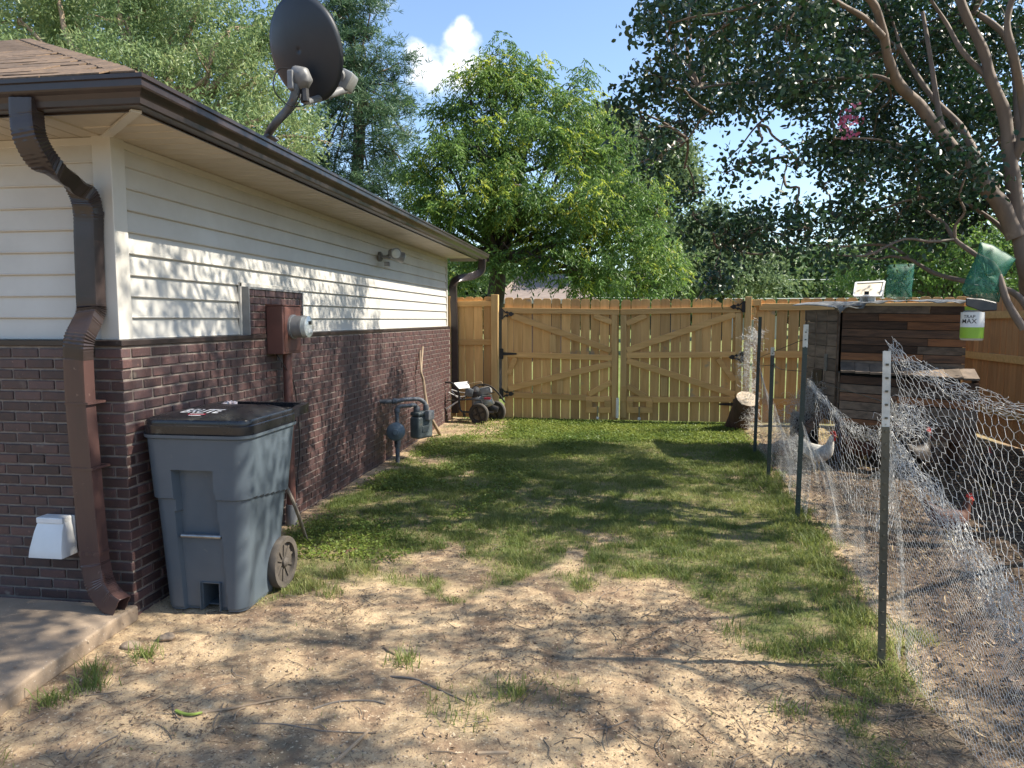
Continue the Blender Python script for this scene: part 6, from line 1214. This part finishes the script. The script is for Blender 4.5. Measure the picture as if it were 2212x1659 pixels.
# clover and weeds by the wall
def cd(x, y): return np.where((x < -1.0 + .25 * (y - 6)) & (x > -2.42) & (y > 4.4), np.clip(sstep(.40, .62, fb(x, y, 2.2, 4, 3)) * sstep(-2.5, -2.2, x) * (y < 9.4), 0, 1) * .9, 0)
x, y = scatter(60000, -2.5, 0, 4.2, 9.8, cd); n = len(x); b_ = np.stack([x, y, gheight(x, y) + RN.uniform(.004, .045, n)], 1); d = rdir(n); d[:, 2] *= .35; o = leaves('clover', b_, d, rdir(n) * np.array([1, 1, .3]), RN.uniform(.016, .03, n), .018, M['clover'], None, .1); tag(o, kind='stuff')
x, y = scatter(90000, -2.0, 1.9, 9.3, 11.3, lambda x, y: .5 * grassmask(x, y)); n = len(x); b_ = np.stack([x, y, gheight(x, y) + RN.uniform(.004, .04, n)], 1); d = rdir(n); d[:, 2] *= .35; o = leaves('clover', b_, d, rdir(n) * np.array([1, 1, .3]), RN.uniform(.018, .034, n), .02, M['clover'], None, .1); tag(o, kind='stuff')
# litter: curled leaf bits, crumbs and twigs too many to count
def ld(x, y): return np.where(slab(x, y), .015, (.15 + .85 * sstep(.48, .66, fb(x, y, 1.9, 3, 3))) * (1 - .75 * grassmask(x, y)))
x, y = scatter(24000, -2.6, 1.5, 1.3, 6.5, ld); n = len(x); b_ = np.stack([x, y, np.where(slab(x, y), .078, gheight(x, y)) + .003], 1); d = rdir(n); d[:, 2] = np.abs(d[:, 2]) * .3; o = leaves('dry_leaf_litter', b_, d, rdir(n) * np.array([1, 1, .25]), RN.uniform(.006, .028, n), RN.uniform(.003, .010, n), M['dry'], None, .4, None, .2); tag(o, kind='stuff')
x, y = scatter(16000, 1.35, 4.9, 1.3, 10.5, lambda x, y: .85 + 0 * x); n = len(x); b_ = np.stack([x, y, gheight(x, y) + .004], 1); d = rdir(n); d[:, 2] = np.abs(d[:, 2]) * .3; o = leaves('straw_litter', b_, d, rdir(n) * np.array([1, 1, .25]), RN.uniform(.012, .06, n), RN.uniform(.002, .008, n), M['straw'], None, .3, None, .2); tag(o, kind='stuff')
x, y = scatter(15000, 1.35, 4.9, 1.3, 10.5, lambda x, y: .85 + 0 * x); n = len(x); b_ = np.stack([x, y, gheight(x, y) + .003], 1); d = rdir(n); d[:, 2] = np.abs(d[:, 2]) * .3; o = leaves('dark_run_litter', b_, d, rdir(n) * np.array([1, 1, .25]), RN.uniform(.01, .05, n), RN.uniform(.006, .02, n), M['dry'], None, .4, None, .3); tag(o, kind='stuff')
def twig_bits(nm, x, y, l0, l1, r, mt_):
    n = len(x); a_ = RN.uniform(0, 6.28, n); l = RN.uniform(l0, l1, n); z = gheight(x, y) + r + .002; P = np.stack([x, y, z], 1); A0 = []; A1 = []
    for k in range(3): Q = P + np.stack([np.cos(a_) * l / 3, np.sin(a_) * l / 3, RN.normal(size=n) * .003 + .001], 1); A0.append(P); A1.append(Q); P = Q; a_ = a_ + RN.normal(size=n) * .35
    o = wires(nm, np.concatenate(A0), np.concatenate(A1), r, mt_, None); return tag(o, kind='stuff')
x, y = scatter(3000, -2.3, 1.4, 1.5, 5.0, ld); twig_bits('fine_twigs', x, y, .03, .12, .0011, M['dry'])
x, y = scatter(700, -2.3, 1.4, 1.5, 5.0, ld); twig_bits('fine_twigs', x, y, .06, .2, .0019, M['greystick'])
x, y = scatter(1600, .9, 1.75, 1.5, 3.6, lambda x, y: np.clip(1.2 - np.abs(x - 1.18 - .0 * y) * 2.2, 0, 1)); twig_bits('fence_line_twigs', x, y, .04, .16, .0016, M['stick'])
x, y = scatter(12000, -2.4, 1.4, 1.4, 5.5, lambda x, y: .9 * (1 - grassmask(x, y))); n = len(x); r_ = .0012 + .008 * RN.rand(n) ** 3.5; z = gheight(x, y)
oc = np.array([(1, 0, 0), (-1, 0, 0), (0, 1, 0), (0, -1, 0), (0, 0, 1), (0, 0, -1)]); V = (np.stack([x, y, z + .001], 1)[:, None] + oc[None] * r_[:, None, None] * RN.uniform(.6, 1.3, (n, 6, 1))).reshape(-1, 3)
ft = np.array([(0, 2, 4), (2, 1, 4), (1, 3, 4), (3, 0, 4), (2, 0, 5), (1, 2, 5), (3, 1, 5), (0, 3, 5)]); F = (np.arange(n)[:, None, None] * 6 + ft[None]).reshape(-1, 3); tag(npobj('soil_crumbs', V, F, M['concrete'], None, True), kind='stuff')
# single twigs that can be told apart
def stick(pix, r, lab, mt_='stick', nm='twig', z=.003, grp='fallen twigs on the soil'):
    P = [GZ(a_, b_, float(gheight(np.array([GZ(a_, b_).x]), np.array([GZ(a_, b_).y]))[0]) + z) for a_, b_ in pix]; o = MB().tube(curve(P, 4), [r * (1 - .5 * i / (len(P) * 4)) for i in range(len(curve(P, 4)))], 7).build(nm, M[mt_], None, True); return tag(o, lab, nm if nm != 'seed_pod' else 'seed pod', grp)
k_ = 1600 / 2212 / 1.38882; cS = lambda x, y: (x * k_, (1700 / 1.38882) + y * k_)
stick([cS(360, 790), cS(420, 735), cS(490, 700)], .004, 'thin curved twig on soil just beyond the slab corner', 'greystick')
stick([cS(840, 606), cS(1000, 580), cS(1180, 545), cS(1290, 548)], .0055, 'long thin twig running on from the green seed pod')
stick([cS(1300, 590), cS(1400, 560), cS(1530, 555), cS(1600, 570)], .005, 'wavy twig lying just right of the middle litter patch', 'greystick')
stick([cS(1370, 830), cS(1440, 765), cS(1530, 680)], .009, 'thickest straight stick slanting near the bottom of the yard')
stick([cS(1620, 455), cS(1720, 465), cS(1800, 500), cS(1930, 560)], .005, 'twig curving across the dark grass clump', 'greystick')
stick([cS(1590, 335), cS(1640, 365)], .006, 'short stub of stick on a sunlit soil spot', 'dry')
stick([cS(1980, 775), cS(2110, 770)], .009, 'short stout stick lying level near the bottom edge')
stick([cS(970, 640), cS(985, 600), cS(1020, 585)], .004, 'small hooked twig beside the pale litter')
stick([cS(1050, 650), cS(1190, 655), cS(1330, 680), cS(1560, 690)], .0035, 'very long hair-thin twig below the litter patch', 'greystick')
stick([cS(730, 598), cS(760, 610), cS(800, 612), cS(838, 604)], .0075, 'bright lime green seed pod lying on the pale soil', 'pod', 'seed_pod', .010, None)
stick([(1425, 1100 + 195), (1500, 1330), (1560, 1340)], .004, 'faint twig on the grass near the middle of the yard', 'stick') if 0 else None
for (px_, py_, sx_, sy_, lab) in ((395, 1390 + 30, .055, .035, 'flat pale stone half buried beside the slab'), (497, 1415, .04, .03, 'small pale stone near the foot of the bin'), (752, 1190, .05, .07, 'brown broken brick lying in the grass behind the bin')):
    p = GZ(px_ * 1. - 0, py_); m_ = bmesh.new(); bmesh.ops.create_icosphere(m_, subdivisions=3, radius=1)
    if 'stone' in lab and 'flat' in lab: p = GZ(*cS(545, 325))
    elif 'stone' in lab: p = GZ(*cS(690, 290))
    for v in m_.verts: v.co = Vector((v.co.x * sx_, v.co.y * sy_, v.co.z * .018)) * (1 + .5 * (float(vn(v.co.x * 2 + px_, v.co.y * 2, 1, 1)) - .5)) + Vector((p.x, p.y, -.004))
    me = bpy.data.meshes.new('stone'); m_.to_mesh(me); m_.free(); me.materials.append(M['concrete'] if 'stone' in lab else M['meter_brown']); tag(link(bpy.data.objects.new('stone', me)), lab, 'stone', 'stones in the yard')
